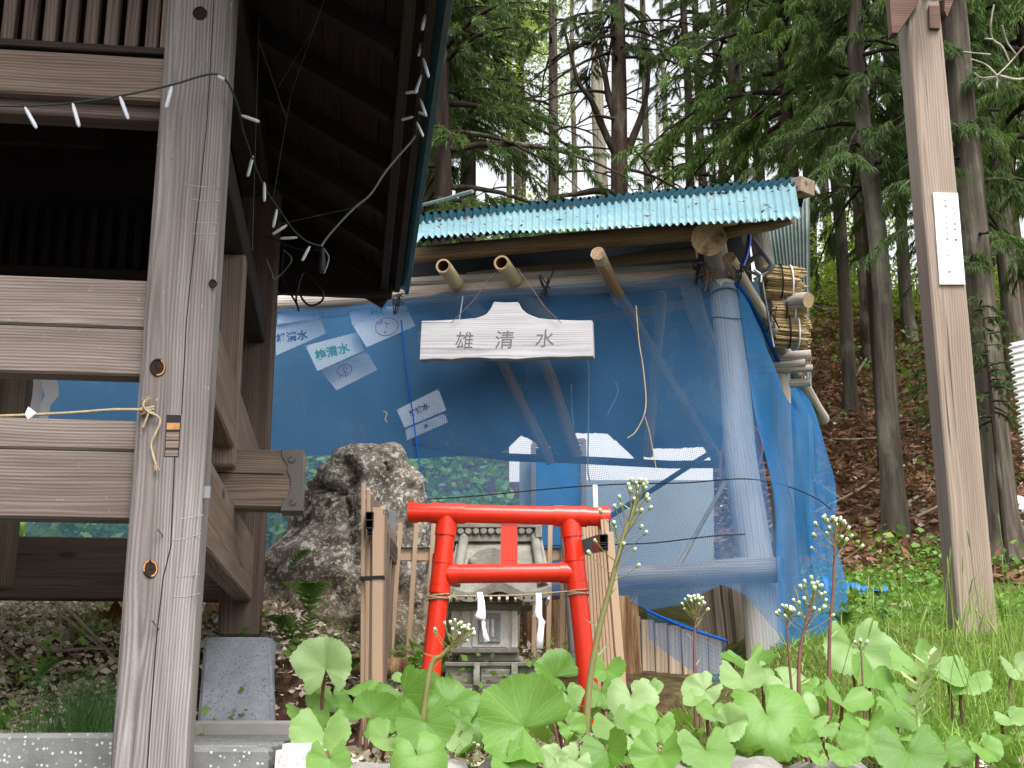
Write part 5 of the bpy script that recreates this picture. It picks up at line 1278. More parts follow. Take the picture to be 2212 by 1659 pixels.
def leaves(P, size, tilt=.8, aspect=.5):
    """flat little leaves, each a bent rhomb of two quads"""
    n = len(P); d = rng.normal(size=(n, 3)); d[:, 2] = d[:, 2] * tilt; d /= np.linalg.norm(d, axis=1)[:, None]
    u = rng.normal(size=(n, 3)); s = np.cross(d, u); s /= np.linalg.norm(s, axis=1)[:, None]; nn = np.cross(d, s)
    L = size[:, None]; w = L * aspect
    a = P; b = P + d * L * .45 + s * w * .5 + nn * L * .08; c = P + d * L; e = P + d * L * .45 - s * w * .5 + nn * L * .08; m_ = P + d * L * .5
    V = np.stack([a, b, c, e, m_], 1).reshape(-1, 3); i0 = np.arange(n)[:, None] * 5
    F = np.concatenate([i0 + np.array([[0, 1, 2, 4]]), i0 + np.array([[0, 4, 2, 3]])], 0)
    return V, F
def scat(n, x0, x1, y0, y1, f=None, dz=0):
    out = []
    X = rng.uniform(x0, x1, n * 3); Y = rng.uniform(y0, y1, n * 3); k = 0
    for x, y in zip(X, Y):
        if y < 5.1 and -1.1 < x < -.46: continue
        if f is None or rng.random() < f(x, y):
            out.append((x, y, H(x, y) + dz)); k += 1
            if k >= n: break
    return np.array(out)
def nz(x, y, s, o=0): return noise.noise(Vector((x * s, y * s, o)))
# lawn on the right
def lawn(x, y): return (0 if x < 1.6 and y > 6.35 else 1) * sstep(x, .75, 1.4) * (1 - .8 * sstep(y, 8.3, 9.4)) * (.45 + 1.1 * max(0, nz(x, y, 1.3, 4) + .35))
P = scat(60000, .6, 5.5, 4.4, 9.4, lawn); n = len(P)
V_, F_ = blades(P, rng.uniform(.015, .055, n), rng.uniform(.003, .007, n), .9)
npmesh('lawn_grass', V_, F_, M['grass'], kind='stuff')
P = scat(9000, .7, 5, 6.4, 9.6, lambda x, y: (0 if x < 1.65 else 1) * max(0, nz(x, y, 1.1, 9) + .25) * 1.2, .03); P[:, 2] += rng.uniform(0, .09, len(P))
V_, F_ = leaves(P, rng.uniform(.025, .05, len(P)), .3, .8); npmesh('clover_cover', V_, F_, M['weeds'], kind='stuff')
# grass among the butterbur and along the wall
P = scat(7000, -.35, 2.2, 3.42, 5.0, lambda x, y: .25 + .9 * max(0, nz(x, y, 2, 2) + .1) + .5 * sstep(x, .5, 1)); n = len(P)
V_, F_ = blades(P, rng.uniform(.03, .12, n) * (.7 + .3 * (P[:, 0] > .6)), rng.uniform(.003, .006, n), .7); npmesh('verge_grass', V_, F_, M['grass'], kind='stuff')
# tall grass round the lamp post
P = scat(380, 1.45, 2.45, 3.8, 5.35, lambda x, y: .12 + .88 * math.exp(-((x - 1.95) / .28) ** 2)); n = len(P)
V_, F_ = blades(P, rng.uniform(.16, .42, n), rng.uniform(.0035, .006, n), .28, .8, 4); npmesh('tall_grass', V_, F_, M['tallgrass'], kind='stuff')
# seed heads
V_, F_ = [], []
mb = MB()
for i in range(70):
    x = random.uniform(1.0, 2.3); y = random.uniform(3.9, 5.0); z = H(x, y); h = random.uniform(.25, .55) * (1 if x > 1.5 else .75); l = Vector((random.uniform(-.1, .1), random.uniform(-.05, .05), 0))
    p = Vector((x, y, z)); q1 = p + Vector((0, 0, h * .6)) + l * .4; q2 = p + Vector((0, 0, h)) + l
    mb.tube([p, q1, q2], [.0013, .0012, .001], 4, False); mb.tube([q2, q2 + (q2 - q1).normalized() * .02, q2 + (q2 - q1).normalized() * .055, q2 + (q2 - q1).normalized() * .07], [.001, .0035, .003, .0006], 5, False)
o = mb.build('seeding_grass', M['tallgrass'], kind='stuff')
# deep green tuft beside the pavilion post
P = scat(800, -1.4, -1.1, 3.5, 4.1, lambda x, y: math.exp(-((x + 1.19) / .09) ** 2 - ((y - 3.7) / .25) ** 2)); n = len(P)
V_, F_ = blades(P, rng.uniform(.12, .30, n), rng.uniform(.0018, .003, n), .5, .8, 4); npmesh('horsetail_tuft', V_, F_, M['darkgrass'], kind='stuff')
# litter under the pavilion and round the stones
P = scat(17000, -2.6, .2, 3.45, 6.3, lambda x, y: .3 + .7 * sstep(-x, -.2, .5)); P[:, 2] += rng.uniform(.0, .025, len(P))
V_, F_ = leaves(P, rng.uniform(.015, .055, len(P)), .25, .6); npmesh('leaf_litter', V_, F_, M['litter'], kind='stuff')
P = scat(3000, -.4, 2.0, 3.42, 4.4); P[:, 2] += .008
V_, F_ = leaves(P, rng.uniform(.012, .04, len(P)), .25, .6); npmesh('dry_leaf_litter', V_, F_, M['litter'], kind='stuff')
P = scat(1500, -2.4, -.3, 3.8, 6.2, lambda x, y: max(0, nz(x, y, 1.7, 12) + .12) * 1.6); 
n = len(P); V_, F_ = blades(P, rng.uniform(.04, .15, n), rng.uniform(.003, .006, n), .6); npmesh('shade_grass', V_, F_, M['weeds'], kind='stuff')
P = scat(1700, -2.4, .3, 3.6, 6.0, lambda x, y: max(0, nz(x, y, 1.5, 22) + .15) * 1.5); P[:, 2] += rng.uniform(.02, .13, len(P))
V_, F_ = leaves(P, rng.uniform(.02, .05, len(P)), .4, .7); npmesh('shade_weeds', V_, F_, M['weeds'], kind='stuff')
# hillside: dry needle litter and sparse green
P = scat(60000, .2, 7.5, 8.6, 19, lambda x, y: .9 if y > 9.1 or x > 1.75 else 0); P[:, 2] += rng.uniform(.0, .06, len(P))
V_, F_ = leaves(P, rng.uniform(.04, .14, len(P)), .35, .35); npmesh('needle_litter', V_, F_, M['needlelitter'], kind='stuff')
P = scat(4500, -.2, 8, 8.8, 20, lambda x, y: (y > 9.75 or x > 1.75) * max(0, nz(x, y, .8, 31) + .05) * 1.5); P[:, 2] += rng.uniform(.03, .25, len(P))
V_, F_ = leaves(P, rng.uniform(.035, .085, len(P)), .4, .75); npmesh('hillside_herbs', V_, F_, M['weeds'], kind='stuff')
P = scat(2500, .2, 7.5, 8.8, 14, lambda x, y: .5); P[:, 2] += .03
V_, F_ = leaves(P, rng.uniform(.03, .08, len(P)), .3, .6); npmesh('pale_hill_litter', V_, F_, M['litter'], kind='stuff')
P = scat(16000, -8, 3, 14, 26, lambda x, y: .35 + max(0, nz(x, y, .5, 41) + .2)); P[:, 2] += rng.uniform(.05, .6, len(P))
V_, F_ = leaves(P, rng.uniform(.06, .14, len(P)), .5, .7); npmesh('crest_undergrowth', V_, F_, M['weeds'], kind='stuff')
P = scat(14000, -5, -.02, 7.6, 12.5, lambda x, y: .5 + max(0, nz(x, y, .9, 51))); P[:, 2] += rng.uniform(.03, .5, len(P))
V_, F_ = leaves(P, rng.uniform(.05, .11, len(P)), .5, .7); npmesh('bank_undergrowth', V_, F_, M['weeds'], kind='stuff')
# twigs and sticks
def stick(pts, r, lab, mat='twig', g=None):
    mb = MB(); P = [];
    for (x, y, d0) in pts:
        p = ground_at(x, y, d0); P.append(p + Vector((0, 0, r + .035)))
    P = spline(P, 5); mb.tube(P, [lerp(r, r * .5, i / (len(P) - 1)) for i in range(len(P))], 7, True, 0, None, .3); tag(centre(mb.build('stick', M[mat])), lab, 'stick', g or 'sticks lying in the litter')
stick([(108, 1302, 3.5), (170, 1365, 3.5), (230, 1430, 3.5), (255, 1460, 3.5)], .011, 'longest grey stick slanting down from the pavilion sill')
stick([(125, 1345, 3.5), (190, 1400, 3.5), (222, 1425, 3.5)], .009, 'thinner grey stick parallel to the longest one')
stick([(110, 1430, 3.5), (200, 1424, 3.5), (325, 1432, 3.5)], .007, 'long brown twig lying level in the litter')
stick([(50, 1405, 3.5), (95, 1425, 3.5), (112, 1465, 3.5)], .009, 'crooked dark twig at the left of the litter')
stick([(0, 1415, 3.5), (55, 1458, 3.5)], .008, 'short pale stick at the left picture edge')
stick([(0, 1455, 3.5), (80, 1462, 3.5), (180, 1470, 3.5)], .006, 'thin brown twig across the litter at left')
for k, (pts, lab) in enumerate((([(1920, 1010, 8.5), (1870, 1062, 8.5), (1760, 1120, 8.5)], 'bent bleached branch left of the leaning slim trunk'), ([(1990, 940, 8.5), (2050, 905, 8.5), (2080, 880, 8.5)], 'pale stick right of the slim trunk on the slope'), ([(1960, 1100, 8.5), (2015, 1060, 8.5), (2030, 980, 8.5)], 'curved pale branch on the slope before the lamp post'), ([(1800, 960, 8.5), (1850, 960, 8.5), (1915, 955, 8.5)], 'level twig on the brown slope'), ([(1980, 1130, 8.5), (2040, 1095, 8.5), (2055, 1030, 8.5)], 'second curved branch on the slope by the lamp post'), ([(1880, 770, 8.5), (1850, 820, 8.5), (1835, 850, 8.5)], 'hooked stick high on the brown slope'), ([(1760, 1050, 8.5), (1830, 1100, 8.5)], 'straight stick low beside the blue net'))):
    stick(pts, .016, lab)

# ------------------------------------------------------------ butterbur
def bb_mesh(seed, ruffle=.05, cup=.22, fold=0.0):
    r_ = random.Random(seed); nA, nR = 84, 8; V_, F_, U_ = [], [], []
    ph = [r_.uniform(0, 6.3) for _ in range(6)]; notch = r_.uniform(.22, .5); edge = r_.uniform(-.3, 1.1); asym = r_.uniform(.84, 1.16)
    for i in range(nA + 1):
        s = i / nA; th = notch + (2 * math.pi - 2 * notch) * s; e = min(s, 1 - s)
        lobe = .60 + .40 * min(1, e / .26) ** .55 + .04 * math.sin(3 * th + ph[0]) + .03 * math.sin(5 * th + ph[1]) + .04 * (abs(math.sin(4.5 * 2 * math.pi * s)) - .6)
        if e < .10: lobe *= 1.12 - .12 * (e / .10) + .10
        if e < .02: lobe *= .7
        ser = .045 * (abs(((s * 26) % 1) - .5) * 2) + .012 * math.sin(s * 190 + ph[2])
        for j in range(nR + 1):
            t = j / nR; rr = t * (lobe + (ser if j == nR else 0) * 1)
            x, y = -math.sin(th) * rr, -math.cos(th) * rr                 # notch towards -y (petiole side)
            z = cup * rr * rr - .10 * math.exp(-rr * 9) + ruffle * .45 * t * t * math.sin(7 * th + ph[3]) + ruffle * .7 * t * math.sin(3 * th + ph[4]) + .004 * math.cos(9 * 2 * math.pi * s) * t * (1 - .3 * t)
            z += fold * abs(x) * .9
            z -= edge * max(0, rr - .55) ** 2; x *= asym if x > 0 else 2 - asym
            x += .05 * math.sin(4 * y + ph[5]) * t; y += .05 * math.sin(4 * x + ph[2]) * t
            V_.append((x, y + .06, z)); U_.append((s, t))
    w = nR + 1
    for i in range(nA):
        for j in range(nR):
            F_.append((i * w + j, i * w + j + 1, (i + 1) * w + j + 1, (i + 1) * w + j))
    me = bpy.data.meshes.new('butterbur_leaf'); me.from_pydata(V_, [], F_); uv = me.uv_layers.new(name='UVMap')
    li = np.empty(len(me.loops), int); me.loops.foreach_get('vertex_index', li); uv.data.foreach_set('uv', np.array(U_, float)[li].ravel())
    me.polygons.foreach_set('use_smooth', [True] * len(F_)); me.materials.append(M['butterbur']); return me
BBM = [bb_mesh(k, .04 + .035 * (k % 3), (.10, .24, .34, -.10, .18, .05)[k % 6], (0, .12, 0, .0, .35, .1)[k % 6]) for k in range(14)]
def leaf(parent, px, py, w, d, tilt=None, roll=None, az=None, mesh=None, root=None, hs=1.0):
    c = at(px, py, d); s = w * mpp(d * 1.0) / 1.74
    tilt = random.uniform(38, 68) if tilt is None else tilt   # 90 = blade faces the camera, 0 = flat
    roll = (180 + random.uniform(-50, 50)) if roll is None else (roll if abs(roll) > 49 or tilt > 83 else roll + 180); az = random.uniform(-28, 28) if az is None else az
    m = Matrix.Translation(c) @ Matrix.Rotation(R(az), 4, 'Z') @ Matrix.Rotation(R(tilt), 4, 'X') @ Matrix.Rotation(R(roll), 4, 'Z') @ Matrix.Diagonal((s, s * hs, s, 1))
    o = obj('leaf', BBM[mesh if mesh is not None else random.randrange(14)], None, parent, m)
    g = Vector(root) if root else Vector((c.x + random.uniform(-.05, .05), c.y + random.uniform(.02, .08), 0)); g.z = H(g.x, g.y) - .01
    h = m @ Vector((0, .06, -.1)); mb = MB(); mid = g.lerp(h, .55) + Vector((random.uniform(-.02, .02), .02, .03))
    mb.tube(spline([g, mid, h, ], 5), [.0055] * 10 + [.004], 7, True); mb.build('stalk', M['stemred'], parent)
BB = [
 ('young butterbur with one upright round leaf beside the granite block', [(704, 1449, 108, 3.75, 84, 4, 8, 1, 1.1), (663, 1537, 84, 3.8, 62, 30, 20), (720, 1500, 70, 3.9, 50)]),
 ('butterbur with two cupped leaves over the white granite kerb', [(700, 1575, 112, 3.4, 58, 0, 0, 4), (711, 1636, 84, 3.2, 74, 5, -5, 0)]),
 ('butterbur with a dark half folded leaf left of the torii', [(785, 1502, 78, 3.75, 20, 60, 0, 4), (800, 1551, 96, 3.6, 66, -60, 10), (758, 1530, 50, 3.7), (840, 1592, 74, 3.4, 58)]),
 ('butterbur with broad leaves hiding the left torii foot', [(868, 1495, 118, 3.75, 58, 40, -15), (872, 1458, 44, 3.9, 30), (968, 1522, 104, 3.6, 58, -55, 0), (930, 1540, 60, 3.7, 50)]),
 ('butterbur with a square leaf facing forward below the left torii post', [(919, 1556, 108, 3.35, 80, 5, 0, 0), (900, 1626, 108, 3.2, 66, 20, 12)]),
 ('butterbur with a small shaded leaf before the shrine steps', [(992, 1590, 64, 3.5, 70, 150, 0), (995, 1555, 45, 3.55), (1050, 1550, 104, 3.6, 56, 20, 0)]),
 ('butterbur with the largest pale green leaf in front of the shrine', [(1137, 1570, 176, 3.25, 70, 55, 0, 2, .95), (1072, 1545, 60, 3.5, 60)]),
 ('butterbur with low leaves below the largest pale leaf', [(1100, 1645, 86, 3.2, 60), (1203, 1640, 60, 3.2, 62), (1245, 1642, 64, 3.2, 68)]),
 ('butterbur with a tall narrow leaf right of the shrine base', [(1203, 1462, 92, 3.8, 64, 50, 30, 4), (1226, 1566, 64, 3.5, 70, 40, 30), (1225, 1500, 60, 3.7)]),
 ('butterbur with round leaves around the right torii foot', [(1309, 1443, 68, 4.2, 60), (1300, 1492, 70, 4.0, 66, 10, 0, 1), (1324, 1560, 80, 3.6, 58), (1310, 1620, 94, 3.25, 66)]),
 ('butterbur with jagged leaves right of the tall flower stalk', [(1362, 1500, 96, 3.8, 62, 0, -10), (1400, 1486, 60, 4.0), (1416, 1562, 88, 3.5, 50)]),
 ('butterbur with a yellow green leaf at the bottom wall edge', [(1423, 1625, 96, 3.22, 64), (1372, 1600, 60, 3.35), (1458, 1590, 56, 3.4)]),
 ('butterbur with small leaves before the low plank fence', [(1524, 1489, 76, 3.95, 54), (1543, 1530, 64, 3.7, 40), (1500, 1505, 44, 3.9)]),
 ('butterbur with cupped pale leaves below the corner post', [(1603, 1462, 88, 4.1, 50, 0, 0, 2), (1618, 1428, 104, 4.3, 30), (1690, 1468, 96, 4.1, 44, 40), (1640, 1448, 60, 4.2)]),
 ('butterbur with the big arched leaf at right centre', [(1655, 1536, 168, 3.5, 56, 15, 0, 3), (1735, 1515, 60, 3.7)]),
 ('butterbur with a sideways leaf on a red stalk', [(1570, 1565, 76, 3.45, 70, -80, -30, 4), (1524, 1616, 100, 3.25, 62, 10, 0)]),
 ('butterbur with the highest broad leaf beside the blue net', [(1843, 1392, 134, 4.5, 72, 5, 0, 1), (1888, 1446, 92, 4.3, 54)]),
 ('butterbur with greyish cupped leaf left of the lamp post', [(1975, 1425, 92, 4.3, 52, 10, -10, 2), (1937, 1497, 60, 4.0)]),
 ('butterbur with silvery folded leaves below the lamp post', [(2046, 1458, 84, 4.1, 40, 30), (2091, 1464, 100, 4.1, 46, -40, 0, 4)]),
 ('butterbur with flat leaves between the two tallest brown stalks', [(1821, 1512, 98, 3.8, 40), (1783, 1566, 56, 3.5), (1760, 1485, 54, 4.0)]),
 ('butterbur with a smooth leaf right of the small wall leaves', [(1873, 1575, 104, 3.45, 70, 5, 0), (1937, 1535, 88, 3.65, 44)]),
 ('butterbur with small scalloped leaves on the wall stones', [(1817, 1618, 74, 3.25, 62), (1738, 1602, 62, 3.3, 66), (1770, 1635, 36, 3.22)]),
 ('butterbur with two large leaves at the lower right', [(1962, 1618, 126, 3.22, 60, 5, -5, 0), (2042, 1614, 84, 3.3, 50)]),
 ('butterbur with one small leaf above the dry grass clump', [(2124, 1613, 64, 3.25, 58)]),
 ('butterbur half hidden in the tall grass at the right edge', [(2180, 1549, 64, 3.6, 36), (2190, 1440, 66, 4.2, 60)])]
for lab, L in BB:
    cx = sum(l[0] for l in L) / len(L); cd = sum(l[3] for l in L) / len(L) + .08; b = at(cx, 1560, max(3.46, cd)); b.z = H(b.x, b.y)
    t = thing('butterbur', lab, 'butterbur', b, 0, 'butterbur plants along the wall')
    for l in L:
        c = at(l[0], l[1], l[3]); rt = (lerp(c.x, b.x, .45), max(3.42, lerp(c.y, b.y, .5)), 0)
        leaf(t, *l[:4], *(list(l[4:]) + [None] * (7 - len(l)))[:3], mesh=l[7] if len(l) > 7 else None, root=rt, hs=l[8] if len(l) > 8 else 1.0)
# small filler leaves at ground level (too many to tell apart): one object
P_ = []
mbv, mbf, mbu = [], [], []
for i in range(150):
    x = random.uniform(-.45, 2.0); y = random.uniform(3.42, 4.5); s = random.uniform(.02, .05); z = H(x, y) + random.uniform(.02, .08)
    m = Matrix.Translation((x, y, z)) @ Matrix.Rotation(random.uniform(0, 6.3), 4, 'Z') @ Matrix.Rotation(R(random.uniform(10, 60)), 4, 'X') @ Matrix.Scale(s, 4)
    src = BBM[i % 9]; b = len(mbv); mbv += [tuple(m @ v.co) for v in src.vertices][::1]; mbf += [tuple(k + b for k in p.vertices) for p in src.polygons]
me = bpy.data.meshes.new('seedling_leaves'); me.from_pydata(mbv, [], mbf); me.polygons.foreach_set('use_smooth', [True] * len(mbf)); obj('seedling_leaves', me, M['weeds'], kind='stuff')
# butterbur flower stalks
def bract_mesh():
    mb = MB(); rows = []
    for i in range(7):
        t = i / 6; w = .20 * math.sin(math.pi * min(1, t * .95 + .05)) ** .8; rows.append([Vector((-w, t, .15 * t * t + .05)), Vector((0, t, .15 * t * t)), Vector((w, t, .15 * t * t + .05))])
    mb.grid(rows); return mb.mesh()
BR = bract_mesh(); BR.materials.append(M['bract'])
def bud_mesh():
    mb = MB(); mb.tube([(0, 0, 0), (0, 0, .15), (0, 0, .4), (0, 0, .62)], [.12, .30, .34, .30], 9, True, 0); mb.tube([(0, 0, .6), (0, 0, .7), (0, 0, .95), (0, 0, 1.0)], [.26, .30, .27, .12], 9, True, 1); return mb.mesh()
BU = bud_mesh(); BU.materials.append(M['budgreen']); BU.materials.append(M['budwhite'])
def flower_stalk(pts, d, r, head, nb_, spread, mat, lab, bracts=6, budsize=.012):
    P = [at(x, y, d) for x, y in pts]; P[0].z = min(P[0].z, H(P[0].x, d)); t = thing('butterbur_flower', lab, 'flower stalk', P[0], 0, 'tall butterbur flower stalks')
    Q = spline(P, 8); mb = MB(); mb.tube(Q, [lerp(r, r * .45, i / (len(Q) - 1)) for i in range(len(Q))], 9); mb.build('stem', M[mat], t)
    n = len(Q)
    for k in range(bracts):
        i = int(lerp(n * .25, n * .85, k / max(1, bracts - 1))); tan = (Q[min(n - 1, i + 1)] - Q[i - 1]).normalized(); a = k * 2.4 + .6
        side_ = (Vector((math.cos(a), .5 * math.sin(a), 0)) + tan * random.uniform(.2, .9)).normalized(); s = random.uniform(.035, .055) * lerp(1.1, .6, k / bracts) * (r / .008) ** .3
        o = obj('bract', BR, None, t, axisM(Q[i], Q[i] + side_, Vector((0, 0, 1))) @ Matrix.Rotation(R(-90), 4, 'Z') @ Matrix.Scale(s, 4))
    for k in range(nb_):
        u = (k + .5) / nb_; i = int(lerp(n * head, n - 1, u)); i = min(n - 2, i); tan = (Q[i + 1] - Q[i - 1]).normalized(); a = k * 2.4
        out = Vector((math.cos(a), math.sin(a) * .8, 0)) * lerp(1, .35, u) + tan * lerp(.5, 1.1, u); L = spread * lerp(1.1, .45, u) * random.uniform(.75, 1.15)
        e = Q[i] + out.normalized() * L; e.z += .01
        mb = MB(); mb.tube([Q[i], Q[i].lerp(e, .5) + Vector((0, 0, -.004)), e], [.0018, .0014, .0012], 5); mb.build('pedicel', M['stemgreen'], t)
        s = budsize * random.uniform(.85, 1.2); obj('bud', BU, None, t, axisM(e, e + (out + Vector((0, 0, .5))).normalized(), Vector((0, 1, 0))) @ Matrix.Rotation(R(90), 4, 'Y') @ Matrix.Scale(s * 1.25, 4))
flower_stalk([(1262, 1590), (1272, 1490), (1292, 1370), (1318, 1270), (1345, 1165), (1365, 1110), (1378, 1075)], 3.55, .0105, .52, 32, .088, 'stemgreen', 'tallest thick butterbur stalk rising beside the right torii post', 7, .0125)
flower_stalk([(905, 1490), (928, 1450), (955, 1415), (978, 1392), (990, 1378)], 3.6, .009, .58, 28, .06, 'stemgreen', 'bent butterbur stalk leaning across the left torii post', 5, .011)
flower_stalk([(1499, 1470), (1500, 1400), (1502, 1340), (1502, 1310)], 4.1, .0055, .64, 22, .045, 'stemred', 'short slender butterbur stalk before the low planks', 6, .011)
flower_stalk([(1722, 1530), (1726, 1440), (1740, 1350), (1758, 1285)], 3.7, .007, .56, 24, .075, 'stemred', 'butterbur stalk with open white tufts before the blue net', 5, .013)
flower_stalk([(1716, 1520), (1705, 1430), (1700, 1360), (1702, 1330)], 3.9, .0045, .72, 14, .03, 'stemred', 'thin dark stalk standing left of the white tufted one', 4, .012)
flower_stalk([(1785, 1490), (1792, 1380), (1800, 1270), (1803, 1180), (1804, 1150)], 4.3, .007, .6, 24, .085, 'stemred', 'tall red brown butterbur stalk against the side net', 6, .014)
flower_stalk([(1862, 1500), (1862, 1440), (1858, 1395)], 4.0, .004, .75, 4, .015, 'stemred', 'dark bare stalk tip in front of the broad pale leaf', 3, .011)
# leafy upright weed near the lower right
wd = thing('leafy_weed', 'pale green upright weed with narrow leaves at lower right', 'weed', at(1988, 1560, 3.5))
P = spline([at(1984, 1570, 3.5), at(1982, 1520, 3.5), at(1990, 1470, 3.5), at(2018, 1425, 3.5)], 6); mb = MB(); mb.tube(P, [lerp(.006, .003, i / (len(P) - 1)) for i in range(len(P))], 7); mb.build('stem', M['bract'], wd)
for k in range(26):
    i = int(lerp(2, len(P) - 1, k / 25)); a = k * 2.4; dr = (Vector((math.cos(a), math.sin(a), .55))).normalized(); obj('leaf', BR, None, wd, axisM(P[i], P[i] + dr) @ Matrix.Rotation(R(-90), 4, 'Z') @ Matrix.Scale(random.uniform(.045, .075), 4))
# ferns by the boulder and twiggy herbs
def fern(px, py, d, L, n, lab):
    b = at(px, py, d); b.z = H(b.x, d) if abs(H(b.x, d) - b.z) < .15 else b.z; t = thing('fern', lab, 'fern', b, 0, 'ferns at the foot of the boulder')
    for k in range(n):
        a = random.uniform(math.pi * .9, math.pi * 2.1); dr = Vector((math.cos(a), math.sin(a) * .6, 0)); Vv = []; 
        pts = [b + dr * L * .7 * u + Vector((0, 0, L * (1.2 * u - .75 * u * u))) for u in [i / 12 for i in range(13)]]; mb = MB(); mb.tube(pts, .0015, 4)
        for i in range(1, 12):
            tan = (pts[i + 1] - pts[i - 1]).normalized(); sd2 = tan.cross(Vector((0, 0, 1))).normalized(); l = L * .22 * math.sin(math.pi * (i / 12) ** .7)
            for s in (-1, 1):
                e = pts[i] + (sd2 * s + tan * .5).normalized() * l; w = tan * .010; mb.add([pts[i] - w * .5, pts[i] + w, e + w * .3, e], [(0, 1, 2, 3)])
        mb.build('frond', M['fernm'], t)
fern(640, 1395, 5.45, .30, 7, 'fern in front of the boulder left flank'); fern(668, 1330, 5.5, .28, 5, 'fern growing up the boulder face'); fern(745, 1395, 5.4, .2, 6, 'fern between boulder and fence bundle'); fern(880, 1440, 5.6, .2, 6, 'fern behind the left fence bars'); fern(620, 1240, 5.5, .2, 3, 'small fern on the boulder edge by the post')
fern(75, 1480, 3.9, .16, 5, 'small fern in the litter left of the post'); fern(1830, 1320, 5.9, .18, 6, 'small fern at the hem of the side net')
# ------------------------------------------------------------ trees
class Arr:
    def __init__(s): s.v = []; s.f = []; s.n = 0
    def add(s, V, F): s.v.append(V); s.f.append(F + s.n); s.n += len(V)
    def get(s): return np.concatenate(s.v), np.concatenate(s.f)
def fingers(P, D, L, w, droop):
    """tapered, drooping needle sprays: P roots, D unit directions"""
    n = len(P); u = rng.normal(size=(n, 3)); s = np.cross(D, u); s /= np.linalg.norm(s, axis=1)[:, None] + 1e-9
    g = np.zeros((n, 3)); g[:, 2] = -1
    p1 = P + D * (L * .5)[:, None] + g * (L * droop * .12)[:, None]; p2 = P + D * (L * .92)[:, None] + g * (L * droop * .5)[:, None]
    w_ = w[:, None]
    V = np.stack([P - s * w_ * .3, P + s * w_ * .3, p1 - s * w_ * .55, p1 + s * w_ * .55, p2 - s * w_ * .12, p2 + s * w_ * .12], 1).reshape(-1, 3)
    i0 = np.arange(n)[:, None] * 6
    return V, np.concatenate([i0 + np.array([[0, 1, 3, 2]]), i0 + np.array([[2, 3, 5, 4]])], 0)
def cedar_crown(seed, Hc, Rm, nbr, dens, droop=.9, sub=11, gap=.25, fl=.13):
    global rng
    rng = np.random.default_rng(seed); A = Arr(); mb = MB()
    for b in range(nbr):
        t = (b + rng.uniform(0, 1)) / nbr; z = Hc * t; a = rng.uniform(0, 2 * np.pi); L = Rm * (1 - .45 * t) * rng.uniform(.45, 1.1)
        ca, sa_ = np.cos(a), np.sin(a); rise = rng.uniform(-.05, .35)
        f = lambda q: np.array([ca * L * q, sa_ * L * q, z + L * (rise * q - .55 * droop * q * q)])
        qs = np.linspace(0, 1, 6); mb.tube([Vector(f(q)) for q in qs], [.028 * (1 - .8 * q) * (L / Rm + .3) for q in qs], 5, False)
        for k in range(sub):
            q = rng.uniform(gap, 1.0); p0 = f(q); sd = rng.choice([-1, 1]); la = a + sd * rng.uniform(.3, 1.3); l2 = L * .36 * rng.uniform(.5, 1.1) * (1.15 - .5 * q)
            d2 = np.array([np.cos(la), np.sin(la), rng.uniform(-.55, .15)]); d2 /= np.linalg.norm(d2); m = int(dens * (l2 / .4 + .35))
            tt = rng.uniform(.1, 1, m) ** .8; base = p0 + d2 * (tt * l2)[:, None] + np.stack([0 * tt, 0 * tt, -.35 * droop * l2 * tt ** 2], 1)
            D = d2 * .75 + rng.normal(size=(m, 3)) * .55 + np.array([0, 0, -.45 * droop]); D /= np.linalg.norm(D, axis=1)[:, None]
            A.add(*fingers(base, D, rng.uniform(.6, 1.3, m) * fl, rng.uniform(.0065, .0115, m), droop))
    V, F_ = A.get(); me = npmesh('crown', V, F_, None); bm = mb.mesh(); return me, bm
def decid_crown(seed, Hc, Rm, n):
    global rng
    rng = np.random.default_rng(seed); mb = MB(); Ps = []
    for b in range(16):
        z0 = rng.uniform(0, Hc * .7); a = rng.uniform(0, 6.3); L = Rm * rng.uniform(.5, 1); e = np.array([np.cos(a) * L, np.sin(a) * L, z0 + L * rng.uniform(.2, .9)]); s = np.array([0, 0, z0])
        mb.tube([Vector(s), Vector((s + e) / 2 + np.array([0, 0, -.1])), Vector(e)], [.02, .012, .005], 5, False); m = n // 16
        q = rng.uniform(.35, 1.1, m)[:, None]; Ps.append(s + (e - s) * q + rng.normal(size=(m, 3)) * .22)
    P = np.concatenate(Ps); V, F_ = leaves(P, rng.uniform(.05, .09, len(P)), .6, .7); return npmesh('crown', V, F_, None), mb.mesh()
CR = {'dense': cedar_crown(11, 6.5, 1.7, 64, 85, .8, 13, .1, .075), 'hang': cedar_crown(12, 6.0, 1.6, 50, 85, 1.2, 12, .1, .09), 'thin': cedar_crown(13, 6.5, 1.5, 24, 34, .9, 6, .45, .085), 'light': cedar_crown(14, 5.0, 1.7, 46, 100, 1.15, 12, .08, .09), 'small': cedar_crown(15, 2.6, 1.0, 26, 48, .8, 8, .2, .08)}
DC = {'decid': decid_crown(21, 4.5, 1.6, 5200), 'bush': decid_crown(22, 1.6, 1.1, 3000)}
BRM = {}
